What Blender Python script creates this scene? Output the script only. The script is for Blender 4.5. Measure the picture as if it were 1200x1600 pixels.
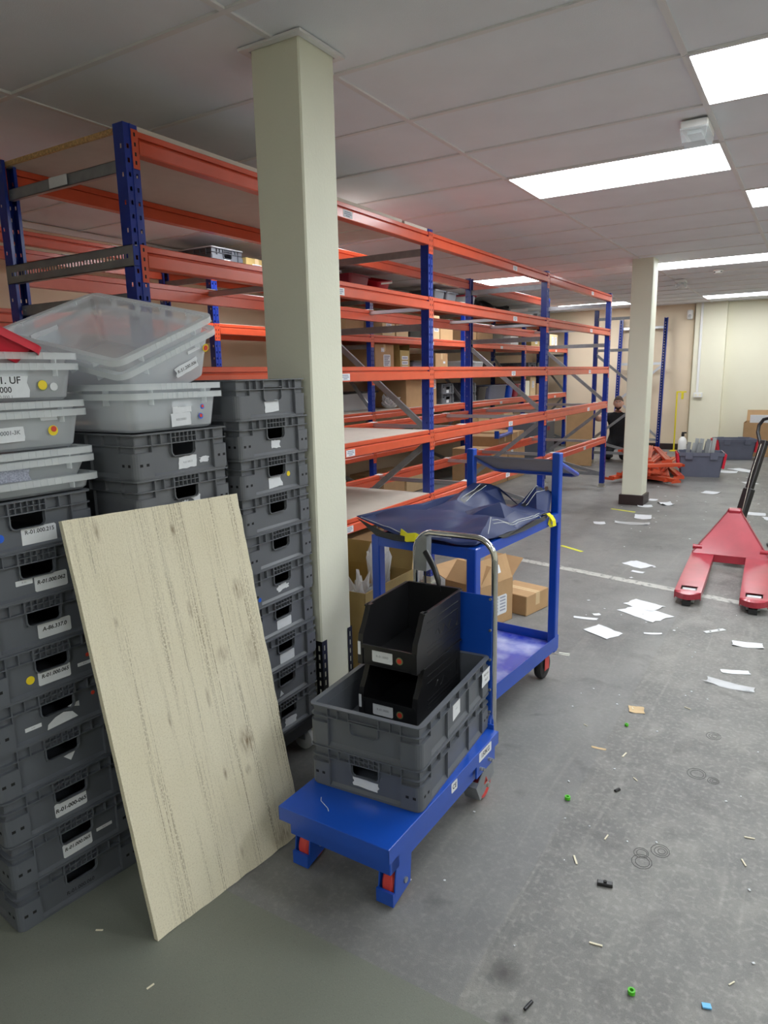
import bpy, bmesh, math, random
from mathutils import Matrix, Vector
random.seed(7)
for o in list(bpy.data.objects): bpy.data.objects.remove(o)
scene = bpy.context.scene
col = scene.collection
R = math.radians

# ---------------------------------------------------------------- camera
YAW, PITCH, ROLL = 0.55696894, -0.19517031, -0.02042093
fw = Vector((-math.sin(YAW)*math.cos(PITCH), math.cos(YAW)*math.cos(PITCH), math.sin(PITCH)))
rt = Vector((math.cos(YAW), math.sin(YAW), 0)); up = rt.cross(fw)
r2 = rt*math.cos(ROLL)+up*math.sin(ROLL); u2 = -rt*math.sin(ROLL)+up*math.cos(ROLL)
cam_data = bpy.data.cameras.new('camera'); cam = bpy.data.objects.new('camera', cam_data); col.objects.link(cam)
cam.matrix_world = Matrix(((r2.x,u2.x,-fw.x,0),(r2.y,u2.y,-fw.y,0),(r2.z,u2.z,-fw.z,1.5),(0,0,0,1)))
cam_data.sensor_fit = 'VERTICAL'; cam_data.sensor_height = 24; cam_data.lens = 1079.62/1600*24
cam_data.clip_start = 0.02; cam_data.clip_end = 60
scene.camera = cam

# ---------------------------------------------------------------- world, exposure
w = bpy.data.worlds.new('world'); scene.world = w; w.use_nodes = True
w.node_tree.nodes['Background'].inputs[0].default_value = (0.6, 0.65, 0.7, 1)
w.node_tree.nodes['Background'].inputs[1].default_value = 0.05
vs = scene.view_settings
vs.view_transform = 'Standard'; vs.look = 'None'; vs.gamma = 1; vs.use_curve_mapping = False
vs.exposure = 1.32
PANEL_STRENGTH = 7.0
PANEL_COLOR = (0.93, 0.97, 1.0)

# ---------------------------------------------------------------- materials
def srgb(r, g, b):
    f = lambda c: (c/255)/12.92 if c/255 <= .04045 else ((c/255+.055)/1.055)**2.4
    return (f(r), f(g), f(b), 1)
MATS = {}
def mat(name, color, rough=.5, metal=0, var=0, scale=8, bump=0, bscale=60, spec=.5, coat=0, stretch=(1,1,1), trans=0):
    """plain procedural principled material with an optional noise colour variation and bump"""
    m = bpy.data.materials.new(name); m.use_nodes = True; MATS[name] = m
    nt = m.node_tree; N = nt.nodes; b = N['Principled BSDF']
    b.inputs['Base Color'].default_value = color
    b.inputs['Roughness'].default_value = rough; b.inputs['Metallic'].default_value = metal
    b.inputs['Specular IOR Level'].default_value = spec
    if coat: b.inputs['Coat Weight'].default_value = coat; b.inputs['Coat Roughness'].default_value = .15
    if trans: b.inputs['Transmission Weight'].default_value = trans
    if var or bump:
        tc = N.new('ShaderNodeTexCoord'); mp = N.new('ShaderNodeMapping'); mp.inputs['Scale'].default_value = stretch
        nt.links.new(tc.outputs['Object'], mp.inputs['Vector'])
    if var:
        n = N.new('ShaderNodeTexNoise'); n.inputs['Scale'].default_value = scale; n.inputs['Detail'].default_value = 6
        nt.links.new(mp.outputs[0], n.inputs['Vector'])
        cr = N.new('ShaderNodeValToRGB'); c = color
        cr.color_ramp.elements[0].position = .3; cr.color_ramp.elements[1].position = .7
        cr.color_ramp.elements[0].color = (c[0]*(1-var), c[1]*(1-var), c[2]*(1-var), 1)
        cr.color_ramp.elements[1].color = (min(1,c[0]*(1+var)), min(1,c[1]*(1+var)), min(1,c[2]*(1+var)), 1)
        nt.links.new(n.outputs[0], cr.inputs[0]); nt.links.new(cr.outputs[0], b.inputs['Base Color'])
    if bump:
        n2 = N.new('ShaderNodeTexNoise'); n2.inputs['Scale'].default_value = bscale; n2.inputs['Detail'].default_value = 4
        nt.links.new(mp.outputs[0], n2.inputs['Vector'])
        bp = N.new('ShaderNodeBump'); bp.inputs['Strength'].default_value = bump; bp.inputs['Distance'].default_value = .01
        nt.links.new(n2.outputs[0], bp.inputs['Height']); nt.links.new(bp.outputs[0], b.inputs['Normal'])
    return m
M = MATS
mat('wall_cream', srgb(232,228,206), .75, var=.02, scale=2, bump=.05, bscale=120)
mat('wall_peach', srgb(226,208,182), .75, var=.03, scale=2, bump=.05, bscale=120)
mat('pillar_cream', srgb(226,226,208), .6, var=.02, scale=4, bump=.08, bscale=90)
mat('tile_white', srgb(233,236,242), .9, var=.03, scale=3, bump=.12, bscale=220)
mat('grid_white', srgb(226,225,226), .55)
mat('slab_white', srgb(230,230,232), .9)
mat('skirting_dark', srgb(48,36,36), .45)
mat('blue_steel', srgb(12,46,140), .32, var=.12, scale=14, coat=.3)
mat('orange_steel', srgb(200,76,42), .36, var=.06, scale=10, coat=.3)
mat('galv', srgb(150,154,158), .38, metal=.55, var=.1, scale=20)
mat('galv_bright', srgb(200,204,208), .28, metal=.7)
mat('chrome', srgb(215,215,215), .09, metal=1)
mat('zinc', srgb(190,190,182), .3, metal=.9)
mat('deck_board', srgb(196,186,174), .7, var=.04, scale=12)
mat('chip_edge', srgb(196,160,110), .85, var=.35, scale=90, bump=.4, bscale=150)
mat('crate_grey', srgb(98,101,106), .45, var=.06, scale=6)
mat('crate_dark', srgb(88,92,99), .42, var=.06, scale=6)
mat('slot_dark', srgb(14,14,16), .8)  # near black; paints in the shade of slots, vents and holes
mat('black_plastic', srgb(26,26,28), .32)
mat('paper_white', srgb(216,219,223), .7, var=.03, scale=60)
mat('paper_print', srgb(150,154,170), .7, var=.35, scale=220)
mat('ink', srgb(24,24,28), .6)
mat('ink_grey', srgb(120,124,130), .6)
mat('dot_blue', srgb(28,92,205), .5); mat('dot_yellow', srgb(232,206,32), .5)
mat('dot_red', srgb(206,62,44), .5); mat('dot_green', srgb(120,130,90), .5)
mat('trolley_blue', srgb(20,74,176), .3, var=.06, scale=5, coat=.4)
mat('cart_blue', srgb(12,68,172), .33, var=.06, scale=5, coat=.3)
mat('wheel_red', srgb(196,62,58), .45, var=.1, scale=12)
mat('rubber', srgb(30,30,31), .65); mat('scuff_dark', srgb(78,77,75), .7)
mat('white_nylon', srgb(196,198,198), .45)
mat('pallet_red', srgb(160,40,56), .34, var=.14, scale=7, coat=.4)
mat('carton', srgb(176,142,102), .8, var=.07, scale=9, bump=.06, bscale=40)
mat('carton_dark', srgb(150,118,84), .8, var=.07, scale=9)
mat('carton_olive', srgb(172,148,92), .8, var=.08, scale=9)
mat('carton_pale', srgb(202,176,136), .8, var=.06, scale=9)
mat('tarp_navy', srgb(27,42,86), .46, var=.12, scale=5, bump=.1, bscale=300, spec=.35)
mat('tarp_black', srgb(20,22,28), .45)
mat('stitch', srgb(190,192,190), .7)
mat('yellow_strap', srgb(236,226,28), .55)
mat('yellow_paint', srgb(222,204,40), .5)
mat('tape_yellow', srgb(220,222,70), .6)
mat('red_plastic', srgb(206,28,54), .4)
mat('red_dark', srgb(140,24,46), .45)
mat('grey_blue_plastic', srgb(98,102,120), .45, var=.05, scale=8)
mat('white_plastic', srgb(232,232,230), .4)
mat('skin', srgb(206,158,138), .55, var=.04, scale=30)
mat('hair_brown', srgb(72,54,46), .8)
mat('shirt_black', srgb(22,22,26), .85, var=.2, scale=30)
mat('trouser_black', srgb(26,27,31), .85, var=.2, scale=30)
mat('sliver_pale', srgb(226,218,194), .8); mat('wood_pale', srgb(214,180,140), .7, var=.08, scale=14, stretch=(1,1,.2))
mat('bag_black', srgb(20,24,24), .35)
mat('eye_white', srgb(225,220,215), .4)
mat('lip', srgb(170,104,98), .5)

def clear_mat(name, tint, opac, rough=.2):
    m = bpy.data.materials.new(name); m.use_nodes = True; MATS[name] = m
    nt = m.node_tree; N = nt.nodes; b = N['Principled BSDF']; out = N['Material Output']
    b.inputs['Base Color'].default_value = tint; b.inputs['Roughness'].default_value = rough
    t = N.new('ShaderNodeBsdfTransparent'); t.inputs[0].default_value = (.98,.985,.99,1)
    mx = N.new('ShaderNodeMixShader')
    lw = N.new('ShaderNodeLayerWeight'); lw.inputs['Blend'].default_value = .35
    mr = N.new('ShaderNodeMapRange'); mr.inputs['To Min'].default_value = opac; mr.inputs['To Max'].default_value = min(1, opac+.3)
    nt.links.new(lw.outputs['Facing'], mr.inputs['Value']); nt.links.new(mr.outputs[0], mx.inputs[0])
    tl = N.new('ShaderNodeBsdfTranslucent'); tl.inputs[0].default_value = tint; m2 = N.new('ShaderNodeMixShader'); m2.inputs[0].default_value = .3
    nt.links.new(b.outputs[0], m2.inputs[1]); nt.links.new(tl.outputs[0], m2.inputs[2])
    nt.links.new(t.outputs[0], mx.inputs[1]); nt.links.new(m2.outputs[0], mx.inputs[2])
    nt.links.new(mx.outputs[0], out.inputs['Surface'])
    return m
clear_mat('clear_plastic', srgb(246,250,254), .26)
clear_mat('clear_rim', srgb(246,250,252), .42)
clear_mat('clear_film', srgb(236,238,240), .45, .15)
clear_mat('lens_clear', srgb(225,235,240), .25, .08)

def emit_mat(name, color, strength):
    m = bpy.data.materials.new(name); m.use_nodes = True; MATS[name] = m
    nt = m.node_tree; N = nt.nodes; N.remove(N['Principled BSDF'])
    e = N.new('ShaderNodeEmission'); e.inputs[0].default_value = (*color, 1); e.inputs[1].default_value = strength
    nt.links.new(e.outputs[0], N['Material Output'].inputs['Surface'])
emit_mat('panel_light', PANEL_COLOR, PANEL_STRENGTH)

def floor_mat(name, base, lightc, darkc, green=0, dirt=0):
    m = bpy.data.materials.new(name); m.use_nodes = True; MATS[name] = m
    nt = m.node_tree; N = nt.nodes; L = nt.links; b = N['Principled BSDF']
    tc = N.new('ShaderNodeTexCoord')
    def noise(scale, detail, sx=1, sy=1, rot=0, dist=0):
        mp = N.new('ShaderNodeMapping'); mp.inputs['Scale'].default_value = (sx, sy, 1); mp.inputs['Rotation'].default_value = (0,0,rot)
        L.new(tc.outputs['Object'], mp.inputs['Vector'])
        n = N.new('ShaderNodeTexNoise'); n.inputs['Scale'].default_value = scale; n.inputs['Detail'].default_value = detail
        n.inputs['Distortion'].default_value = dist; L.new(mp.outputs[0], n.inputs['Vector']); return n.outputs[0]
    def ramp(sock, p0, p1):
        r = N.new('ShaderNodeMapRange'); r.inputs['From Min'].default_value = p0; r.inputs['From Max'].default_value = p1
        L.new(sock, r.inputs['Value']); return r.outputs[0]
    def mixc(fac, a, bcol, k=1.0):
        mx = N.new('ShaderNodeMix'); mx.data_type = 'RGBA'
        mu = N.new('ShaderNodeMath'); mu.operation = 'MULTIPLY'; mu.inputs[1].default_value = k; L.new(fac, mu.inputs[0]); L.new(mu.outputs[0], mx.inputs['Factor'])
        if isinstance(a, tuple): mx.inputs['A'].default_value = a
        else: L.new(a, mx.inputs['A'])
        mx.inputs['B'].default_value = bcol; return mx.outputs['Result']
    c = mixc(ramp(noise(1.1, 12, dist=.5), .38, .68), base, lightc, .5)
    c = mixc(ramp(noise(.8, 10, dist=1.0), .5, .72), c, darkc, .5)
    if not green:
        c = mixc(ramp(noise(4.5, 14, dist=.4), .5, .72), c, lightc, .55 if dirt else .3)
        c = mixc(ramp(noise(7, 13, 1, .45, .15, .8), .54, .82), c, srgb(168,166,158), .45 if dirt else .18)
        c = mixc(ramp(noise(3.0, 9, 6, .5, -.1, .7), .60, .78), c, srgb(160,158,151), .35 if dirt else .2)
        c = mixc(ramp(noise(60, 14), .50, .85), c, srgb(186,184,176), .42 if dirt else .2)
        c = mixc(ramp(noise(16, 14, dist=.3), .50, .80), c, lightc, .5 if dirt else .25)
        c = mixc(ramp(noise(5.5, 8, dist=.6), .6, .74), c, darkc, .6)
        c = mixc(ramp(noise(2.1, 5, dist=.4), .68, .78), c, srgb(66,65,63), .55)
    c = mixc(ramp(noise(420, 2), .6, .75), c, srgb(170,172,166), .34 if not green else .26)
    c = mixc(ramp(noise(300, 2), .58, .76), c, darkc, .5)
    for (x, y, r) in ((-.555,1.42,.06),(-.50,1.30,.03)) if not green else ():
        mp = N.new('ShaderNodeMapping'); mp.inputs['Location'].default_value = (-x/r, -y/r, 0); mp.inputs['Scale'].default_value = (1/r, 1/r, 0)
        L.new(tc.outputs['Object'], mp.inputs['Vector']); ln = N.new('ShaderNodeVectorMath'); ln.operation = 'LENGTH'; L.new(mp.outputs[0], ln.inputs[0])
        c = mixc(ramp(ln.outputs['Value'], 1, .1), c, srgb(52,50,48), .75)
    L.new(c, b.inputs['Base Color'])
    rr = N.new('ShaderNodeMapRange'); rr.inputs['To Min'].default_value = .34; rr.inputs['To Max'].default_value = .62
    L.new(noise(2.5, 6), rr.inputs['Value']); L.new(rr.outputs[0], b.inputs['Roughness'])
    b.inputs['Specular IOR Level'].default_value = .4
    bp = N.new('ShaderNodeBump'); bp.inputs['Strength'].default_value = .12; bp.inputs['Distance'].default_value = .004
    L.new(noise(350, 3), bp.inputs['Height']); L.new(bp.outputs[0], b.inputs['Normal'])
floor_mat('floor_vinyl', srgb(112,112,111), srgb(142,141,137), srgb(80,80,79))
floor_mat('floor_dirty', srgb(104,104,102), srgb(140,138,133), srgb(78,77,75), dirt=1)
floor_mat('floor_mat_green', srgb(114,117,107), srgb(126,129,118), srgb(92,95,88), green=1)

def worn_and_glare_paint(name, color, under, thr=.5, scale=26, wide=.14):  # noise patches: wear on the floor line, painted glare on the cart tray
    m = mat(name, color, .6); nt = m.node_tree; N = nt.nodes; L = nt.links; b = N['Principled BSDF']
    tc = N.new('ShaderNodeTexCoord'); n = N.new('ShaderNodeTexNoise'); n.inputs['Scale'].default_value = scale; n.inputs['Detail'].default_value = 9
    L.new(tc.outputs['Object'], n.inputs['Vector'])
    r = N.new('ShaderNodeMapRange'); r.inputs['From Min'].default_value = thr; r.inputs['From Max'].default_value = thr+wide; L.new(n.outputs[0], r.inputs['Value'])
    mx = N.new('ShaderNodeMix'); mx.data_type = 'RGBA'; mx.inputs['A'].default_value = color; mx.inputs['B'].default_value = under
    L.new(r.outputs[0], mx.inputs['Factor']); L.new(mx.outputs['Result'], b.inputs['Base Color'])
worn_and_glare_paint('line_white', srgb(178,178,172), srgb(120,120,117), .52)
worn_and_glare_paint('tray_blue_glare', srgb(44,60,178), srgb(176,184,222), .46, 5, .3); M['tray_blue_glare'].node_tree.nodes['Principled BSDF'].inputs['Roughness'].default_value = .22  # soft pale patches paint a light reflection and dust into the tray colour

def board_mat():
    m = bpy.data.materials.new('osb_board'); m.use_nodes = True; MATS['osb_board'] = m
    nt = m.node_tree; N = nt.nodes; L = nt.links; b = N['Principled BSDF']; b.inputs['Roughness'].default_value = .85
    tc = N.new('ShaderNodeTexCoord')
    def noise(scale, detail, sc):
        mp = N.new('ShaderNodeMapping'); mp.inputs['Scale'].default_value = sc; L.new(tc.outputs['Object'], mp.inputs['Vector'])
        n = N.new('ShaderNodeTexNoise'); n.inputs['Scale'].default_value = scale; n.inputs['Detail'].default_value = detail
        L.new(mp.outputs[0], n.inputs['Vector']); return n.outputs[0]
    def ramp(s, a, c):
        r = N.new('ShaderNodeMapRange'); r.inputs['From Min'].default_value = a; r.inputs['From Max'].default_value = c; L.new(s, r.inputs['Value']); return r.outputs[0]
    def mul(a, c):
        q = N.new('ShaderNodeMath'); q.operation = 'MULTIPLY'; L.new(a, q.inputs[0])
        if isinstance(c, float): q.inputs[1].default_value = c
        else: L.new(c, q.inputs[1])
        return q.outputs[0]
    def mixc(f, a, bc):
        mx = N.new('ShaderNodeMix'); mx.data_type = 'RGBA'; L.new(f, mx.inputs['Factor'])
        if isinstance(a, tuple): mx.inputs['A'].default_value = a
        else: L.new(a, mx.inputs['A'])
        mx.inputs['B'].default_value = bc; return mx.outputs['Result']
    c = mixc(mul(ramp(noise(3, 5, (1,1,1)), .35, .7), .5), srgb(222,215,192), srgb(210,201,172))
    # long sanding streaks made of fine dotted grooves (board local y runs along its length)
    st = mul(mul(ramp(noise(1.0, 4, (15, .55, 1)), .47, .60), ramp(noise(1.0, 2, (300, 2.2, 1)), .50, .60)), ramp(noise(1.0, 2, (190, 150, 1)), .40, .52))
    c = mixc(mul(st, .75), c, srgb(122,108,84))
    st2 = mul(mul(ramp(noise(1.0, 4, (19, .7, 3)), .56, .66), ramp(noise(1.0, 2, (340, 3, 2)), .50, .58)), ramp(noise(1.0, 2, (210, 120, 2)), .40, .5))
    c = mixc(mul(st2, .8), c, srgb(104,92,72))
    # knots and stains at fixed places
    for (x, y, rx, ry, k) in ((.514,.85,.024,.046,.8),(.403,.671,.032,.034,.5),(.523,.646,.036,.07,.5),(.423,.382,.036,.058,.95),(.491,.035,.06,.05,.7),(.406,.293,.014,.02,.8),(.088,1.125,.012,.04,.7),(.325,1.083,.010,.03,.9),(.324,.836,.010,.035,.8),(.085,.87,.007,.02,.8),(.319,.563,.008,.04,.8),(.321,.323,.008,.03,.8),(.178,.552,.007,.03,.7),(.319,.073,.008,.03,.7)):
        mp = N.new('ShaderNodeMapping'); mp.inputs['Location'].default_value = (-x/rx, -y/ry, 0); mp.inputs['Scale'].default_value = (1/rx, 1/ry, 0)
        L.new(tc.outputs['Object'], mp.inputs['Vector'])
        ln = N.new('ShaderNodeVectorMath'); ln.operation = 'LENGTH'; L.new(mp.outputs[0], ln.inputs[0])
        rr = N.new('ShaderNodeMapRange'); rr.inputs['From Min'].default_value = 1.0; rr.inputs['From Max'].default_value = .0; L.new(ln.outputs['Value'], rr.inputs['Value'])
        c = mixc(mul(mul(rr.outputs[0], ramp(noise(1, 4, (150,30,1)), .3, .6)), k), c, srgb(110,86,58))
    c = mixc(mul(ramp(noise(230, 3, (1,1,1)), .5, .7), .34), c, srgb(164,152,124))
    L.new(c, b.inputs['Base Color'])
    bp = N.new('ShaderNodeBump'); bp.inputs['Strength'].default_value = .35; bp.inputs['Distance'].default_value = .004
    L.new(noise(1.0, 3, (240,40,40)), bp.inputs['Height']); L.new(bp.outputs[0], b.inputs['Normal'])
board_mat()

# ---------------------------------------------------------------- mesh helpers
class MB:
    def __init__(s): s.v = []; s.f = []
    def add(s, vs, fs, mx=None):
        o = len(s.v)
        for p in vs:
            p = Vector(p); s.v.append(mx @ p if mx is not None else p)
        for f in fs: s.f.append(tuple(i+o for i in f))
        return s
    def box(s, x0, x1, y0, y1, z0, z1, b=0, mx=None):
        if b <= 0:
            vs = [(x,y,z) for x in (x0,x1) for y in (y0,y1) for z in (z0,z1)]
            fs = [(0,1,3,2),(4,6,7,5),(0,4,5,1),(2,3,7,6),(0,2,6,4),(1,5,7,3)]
            return s.add(vs, fs, mx)
        b = min(b, (x1-x0)*.45, (y1-y0)*.45, (z1-z0)*.45)
        vs = []; idx = {}
        X = (x0,x1); Y = (y0,y1); Z = (z0,z1)
        for i in (0,1):
            for j in (0,1):
                for k in (0,1):
                    sx = 1-2*i; sy = 1-2*j; sz = 1-2*k
                    for a in range(3):
                        p = [X[i]+sx*b, Y[j]+sy*b, Z[k]+sz*b]; p[a] = (X[i],Y[j],Z[k])[a]
                        idx[(i,j,k,a)] = len(vs); vs.append(tuple(p))
        g = lambda i,j,k,a: idx[(i,j,k,a)]
        fs = []
        for i in (0,1): fs.append((g(i,0,0,0),g(i,1,0,0),g(i,1,1,0),g(i,0,1,0)) if i else (g(i,0,0,0),g(i,0,1,0),g(i,1,1,0),g(i,1,0,0)))
        for j in (0,1): fs.append((g(0,j,0,1),g(0,j,1,1),g(1,j,1,1),g(1,j,0,1)) if j else (g(0,j,0,1),g(1,j,0,1),g(1,j,1,1),g(0,j,1,1)))
        for k in (0,1): fs.append((g(0,0,k,2),g(1,0,k,2),g(1,1,k,2),g(0,1,k,2)) if k else (g(0,0,k,2),g(0,1,k,2),g(1,1,k,2),g(1,0,k,2)))
        for j in (0,1):
            for k in (0,1): fs.append((g(0,j,k,1),g(0,j,k,2),g(1,j,k,2),g(1,j,k,1)))
        for i in (0,1):
            for k in (0,1): fs.append((g(i,0,k,0),g(i,0,k,2),g(i,1,k,2),g(i,1,k,0)))
        for i in (0,1):
            for j in (0,1): fs.append((g(i,j,0,0),g(i,j,0,1),g(i,j,1,1),g(i,j,1,0)))
        for i in (0,1):
            for j in (0,1):
                for k in (0,1): fs.append((g(i,j,k,0),g(i,j,k,1),g(i,j,k,2)))
        return s.add(vs, fs, mx)
    def prism(s, poly, a0, a1, axis='y', mx=None):
        """extrude a 2D polygon along an axis: axis y -> poly is (x,z); x -> (y,z); z -> (x,y)"""
        n = len(poly)
        def P(p, a): return {'y': (p[0],a,p[1]), 'x': (a,p[0],p[1]), 'z': (p[0],p[1],a)}[axis]
        vs = [P(p, a0) for p in poly]+[P(p, a1) for p in poly]
        fs = [tuple(range(n)), tuple(range(2*n-1, n-1, -1))]+[(i,(i+1)%n,n+(i+1)%n,n+i) for i in range(n)]
        return s.add(vs, fs, mx)
    def tube(s, pts, r, n=10, closed=False, caps=True, mx=None):
        pts = [Vector(p) for p in pts]; m = len(pts); rings = []
        rad = r if isinstance(r, (list,tuple)) else [r]*m
        prev = None
        for i, p in enumerate(pts):
            if closed: t = (pts[(i+1)%m]-pts[i-1]).normalized()
            else: t = (pts[min(i+1,m-1)]-pts[max(i-1,0)]).normalized()
            if prev is None:
                a = Vector((0,0,1)) if abs(t.z) < .9 else Vector((1,0,0)); nx = t.cross(a).normalized()
            else: nx = (prev-t*prev.dot(t)).normalized()
            prev = nx; ny = t.cross(nx)
            rings.append([p+(nx*math.cos(2*math.pi*k/n)+ny*math.sin(2*math.pi*k/n))*rad[i] for k in range(n)])
        vs = [q for rg in rings for q in rg]; fs = []
        for i in range(m if closed else m-1):
            j = (i+1) % m
            for k in range(n): fs.append((i*n+k, i*n+(k+1)%n, j*n+(k+1)%n, j*n+k))
        if caps and not closed: fs += [tuple(range(n-1,-1,-1)), tuple(range((m-1)*n, m*n))]
        return s.add(vs, fs, mx)
    def cyl(s, p0, p1, r, n=16, mx=None): return s.tube([p0, p1], r, n, mx=mx)
    def lathe(s, prof, n=24, mx=None):
        """prof is [(r,z)] revolved round z"""
        vs = []; fs = []
        for r, z in prof:
            for k in range(n): a = 2*math.pi*k/n; vs.append((r*math.cos(a), r*math.sin(a), z))
        for i in range(len(prof)-1):
            for k in range(n): fs.append((i*n+k, i*n+(k+1)%n, (i+1)*n+(k+1)%n, (i+1)*n+k))
        fs += [tuple(range(n-1,-1,-1)), tuple(range((len(prof)-1)*n, len(prof)*n))]
        return s.add(vs, fs, mx)
    def loft(s, rings, cap0=True, cap1=True, mx=None):
        n = len(rings[0]); vs = [p for r in rings for p in r]; fs = []
        for i in range(len(rings)-1):
            for k in range(n): fs.append((i*n+k, i*n+(k+1)%n, (i+1)*n+(k+1)%n, (i+1)*n+k))
        if cap0: fs.append(tuple(range(n-1,-1,-1)))
        if cap1: fs.append(tuple(range((len(rings)-1)*n, len(rings)*n)))
        return s.add(vs, fs, mx)
    def plate(s, us, vs_, holes, fn, flip=False):
        """flat plate on a grid of cuts with some cells left open; fn maps (u,v) to a point"""
        nu, nv = len(us), len(vs_)
        pts = [fn(u, v) for u in us for v in vs_]; fs = []
        for i in range(nu-1):
            for j in range(nv-1):
                if holes(i, j): continue
                q = (i*nv+j, (i+1)*nv+j, (i+1)*nv+j+1, i*nv+j+1); fs.append(q[::-1] if flip else q)
        return s.add(pts, fs)
    def mesh(s, name, smooth=0, recalc=True):
        me = bpy.data.meshes.new(name); me.from_pydata([tuple(p) for p in s.v], [], s.f)
        if recalc:
            bm = bmesh.new(); bm.from_mesh(me); bmesh.ops.recalc_face_normals(bm, faces=bm.faces); bm.to_mesh(me); bm.free()
        if smooth:
            for p in me.polygons: p.use_smooth = True
            me.set_sharp_from_angle(angle=R(smooth))
        me.update(); return me
    def build(s, name, material, parent=None, mx=None, smooth=0):
        return inst(name, s.mesh(name, smooth), material, parent, mx)
def inst(name, me, material=None, parent=None, mx=None):
    if material is not None and not me.materials: me.materials.append(M[material] if isinstance(material, str) else material)
    o = bpy.data.objects.new(name, me); col.objects.link(o)
    if parent is not None: o.parent = parent
    if mx is not None: o.matrix_local = mx
    return o
def tag(o, label, cat, group=None, kind=None):
    o['label'] = label; o['category'] = cat
    if group: o['group'] = group
    if kind: o['kind'] = kind
    return o
def thing(name, label, cat, loc=(0,0,0), rz=0, group=None, mx=None):
    o = bpy.data.objects.new(name, None); col.objects.link(o); o.empty_display_size = .05
    if mx is not None: o.matrix_world = mx
    else: o.location = loc; o.rotation_euler = (0,0,rz)
    return tag(o, label, cat, group)
def struct(name, mb, material, smooth=0):
    o = mb.build(name, material, smooth=smooth); o['kind'] = 'structure'; return o
def T(x=0, y=0, z=0, rz=0, rx=0, ry=0):
    return Matrix.Translation((x,y,z)) @ Matrix.Rotation(rz,4,'Z') @ Matrix.Rotation(ry,4,'Y') @ Matrix.Rotation(rx,4,'X')
def basis(o, ex, ey, ez):
    """matrix whose columns are given axes, at point o"""
    ex, ey, ez = Vector(ex), Vector(ey), Vector(ez)
    return Matrix(((ex.x,ey.x,ez.x,o[0]),(ex.y,ey.y,ez.y,o[1]),(ex.z,ey.z,ez.z,o[2]),(0,0,0,1)))
def rrect(lx, ly, r, z, n=4):
    pts = []
    for cx, cy, a0 in ((lx/2-r,ly/2-r,0),(-lx/2+r,ly/2-r,90),(-lx/2+r,-ly/2+r,180),(lx/2-r,-ly/2+r,270)):
        for k in range(n+1):
            a = R(a0+90*k/n); pts.append((cx+r*math.cos(a), cy+r*math.sin(a), z))
    return pts
TEXTS = {}
def text_mesh(txt, size, slant=0, bold=0, jit=0):
    """lettering as a flat mesh, centred, in local x (right) and y (up)"""
    key = (txt, size, slant, bold)
    if key in TEXTS: return TEXTS[key]
    cu = bpy.data.curves.new('lettering', 'FONT'); cu.body = txt; cu.size = size; cu.align_x = 'CENTER'; cu.align_y = 'CENTER'
    cu.shear = slant; cu.offset = bold; cu.resolution_u = 3
    o = bpy.data.objects.new('lettering_tmp', cu); col.objects.link(o)
    bpy.context.view_layer.update()
    me = bpy.data.meshes.new_from_object(o.evaluated_get(bpy.context.evaluated_depsgraph_get()))
    bpy.data.objects.remove(o); me.materials.clear(); TEXTS[key] = me; return me
def lettering(txt, size, parent, mx, material='ink', slant=0, bold=0, name='lettering'):
    return inst(name, text_mesh(txt, size, slant, bold), material, parent, mx)
# ================================================================= the room
CEIL = 2.663; XW = -5.08; YE = 14.1; XR = 3.7; YB = -2.6
struct('floor', MB().box(XW-.2, XR+.2, YB-.2, YE+.2, -.12, 0), 'floor_vinyl')
struct('floor_3', MB().box(-.62, XR, 1.273, YE-.02, 0, .0006), 'floor_dirty')
struct('floor_2', MB().box(-4.6, 2.2, -2.5, 1.272, 0, .002), 'floor_mat_green')
struct('wall_left', MB().box(XW-.15, XW, YB, YE, 0, 2.9), 'wall_peach')
struct('wall_end', MB().box(XW-.15, -2.02, YE, YE+.15, 0, 2.9), 'wall_peach')
struct('wall_end_right', MB().box(-2.02, XR+.15, YE+.03, YE+.18, 0, 2.9), 'wall_cream')
struct('wall_pilaster', MB().box(-1.99, -1.47, YE-.10, YE+.05, 0, 2.9, b=.004), 'wall_cream')
struct('wall_right', MB().box(XR, XR+.15, YB, YE, 0, 2.9), 'wall_cream')
struct('wall_rear', MB().box(XW-.15, XR+.15, YB-.15, YB, 0, 2.9), 'wall_cream')
struct('baseboard_end', MB().box(XW, -1.99, YE-.018, YE, 0, .115, b=.004), 'skirting_dark')
struct('baseboard_left', MB().box(XW, XW+.018, YB, YE-.02, 0, .115, b=.004), 'skirting_dark')
struct('trim_ceiling', MB().box(XW, XW+.03, YB, YE, CEIL-.045, CEIL-.004), 'grid_white')
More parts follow.
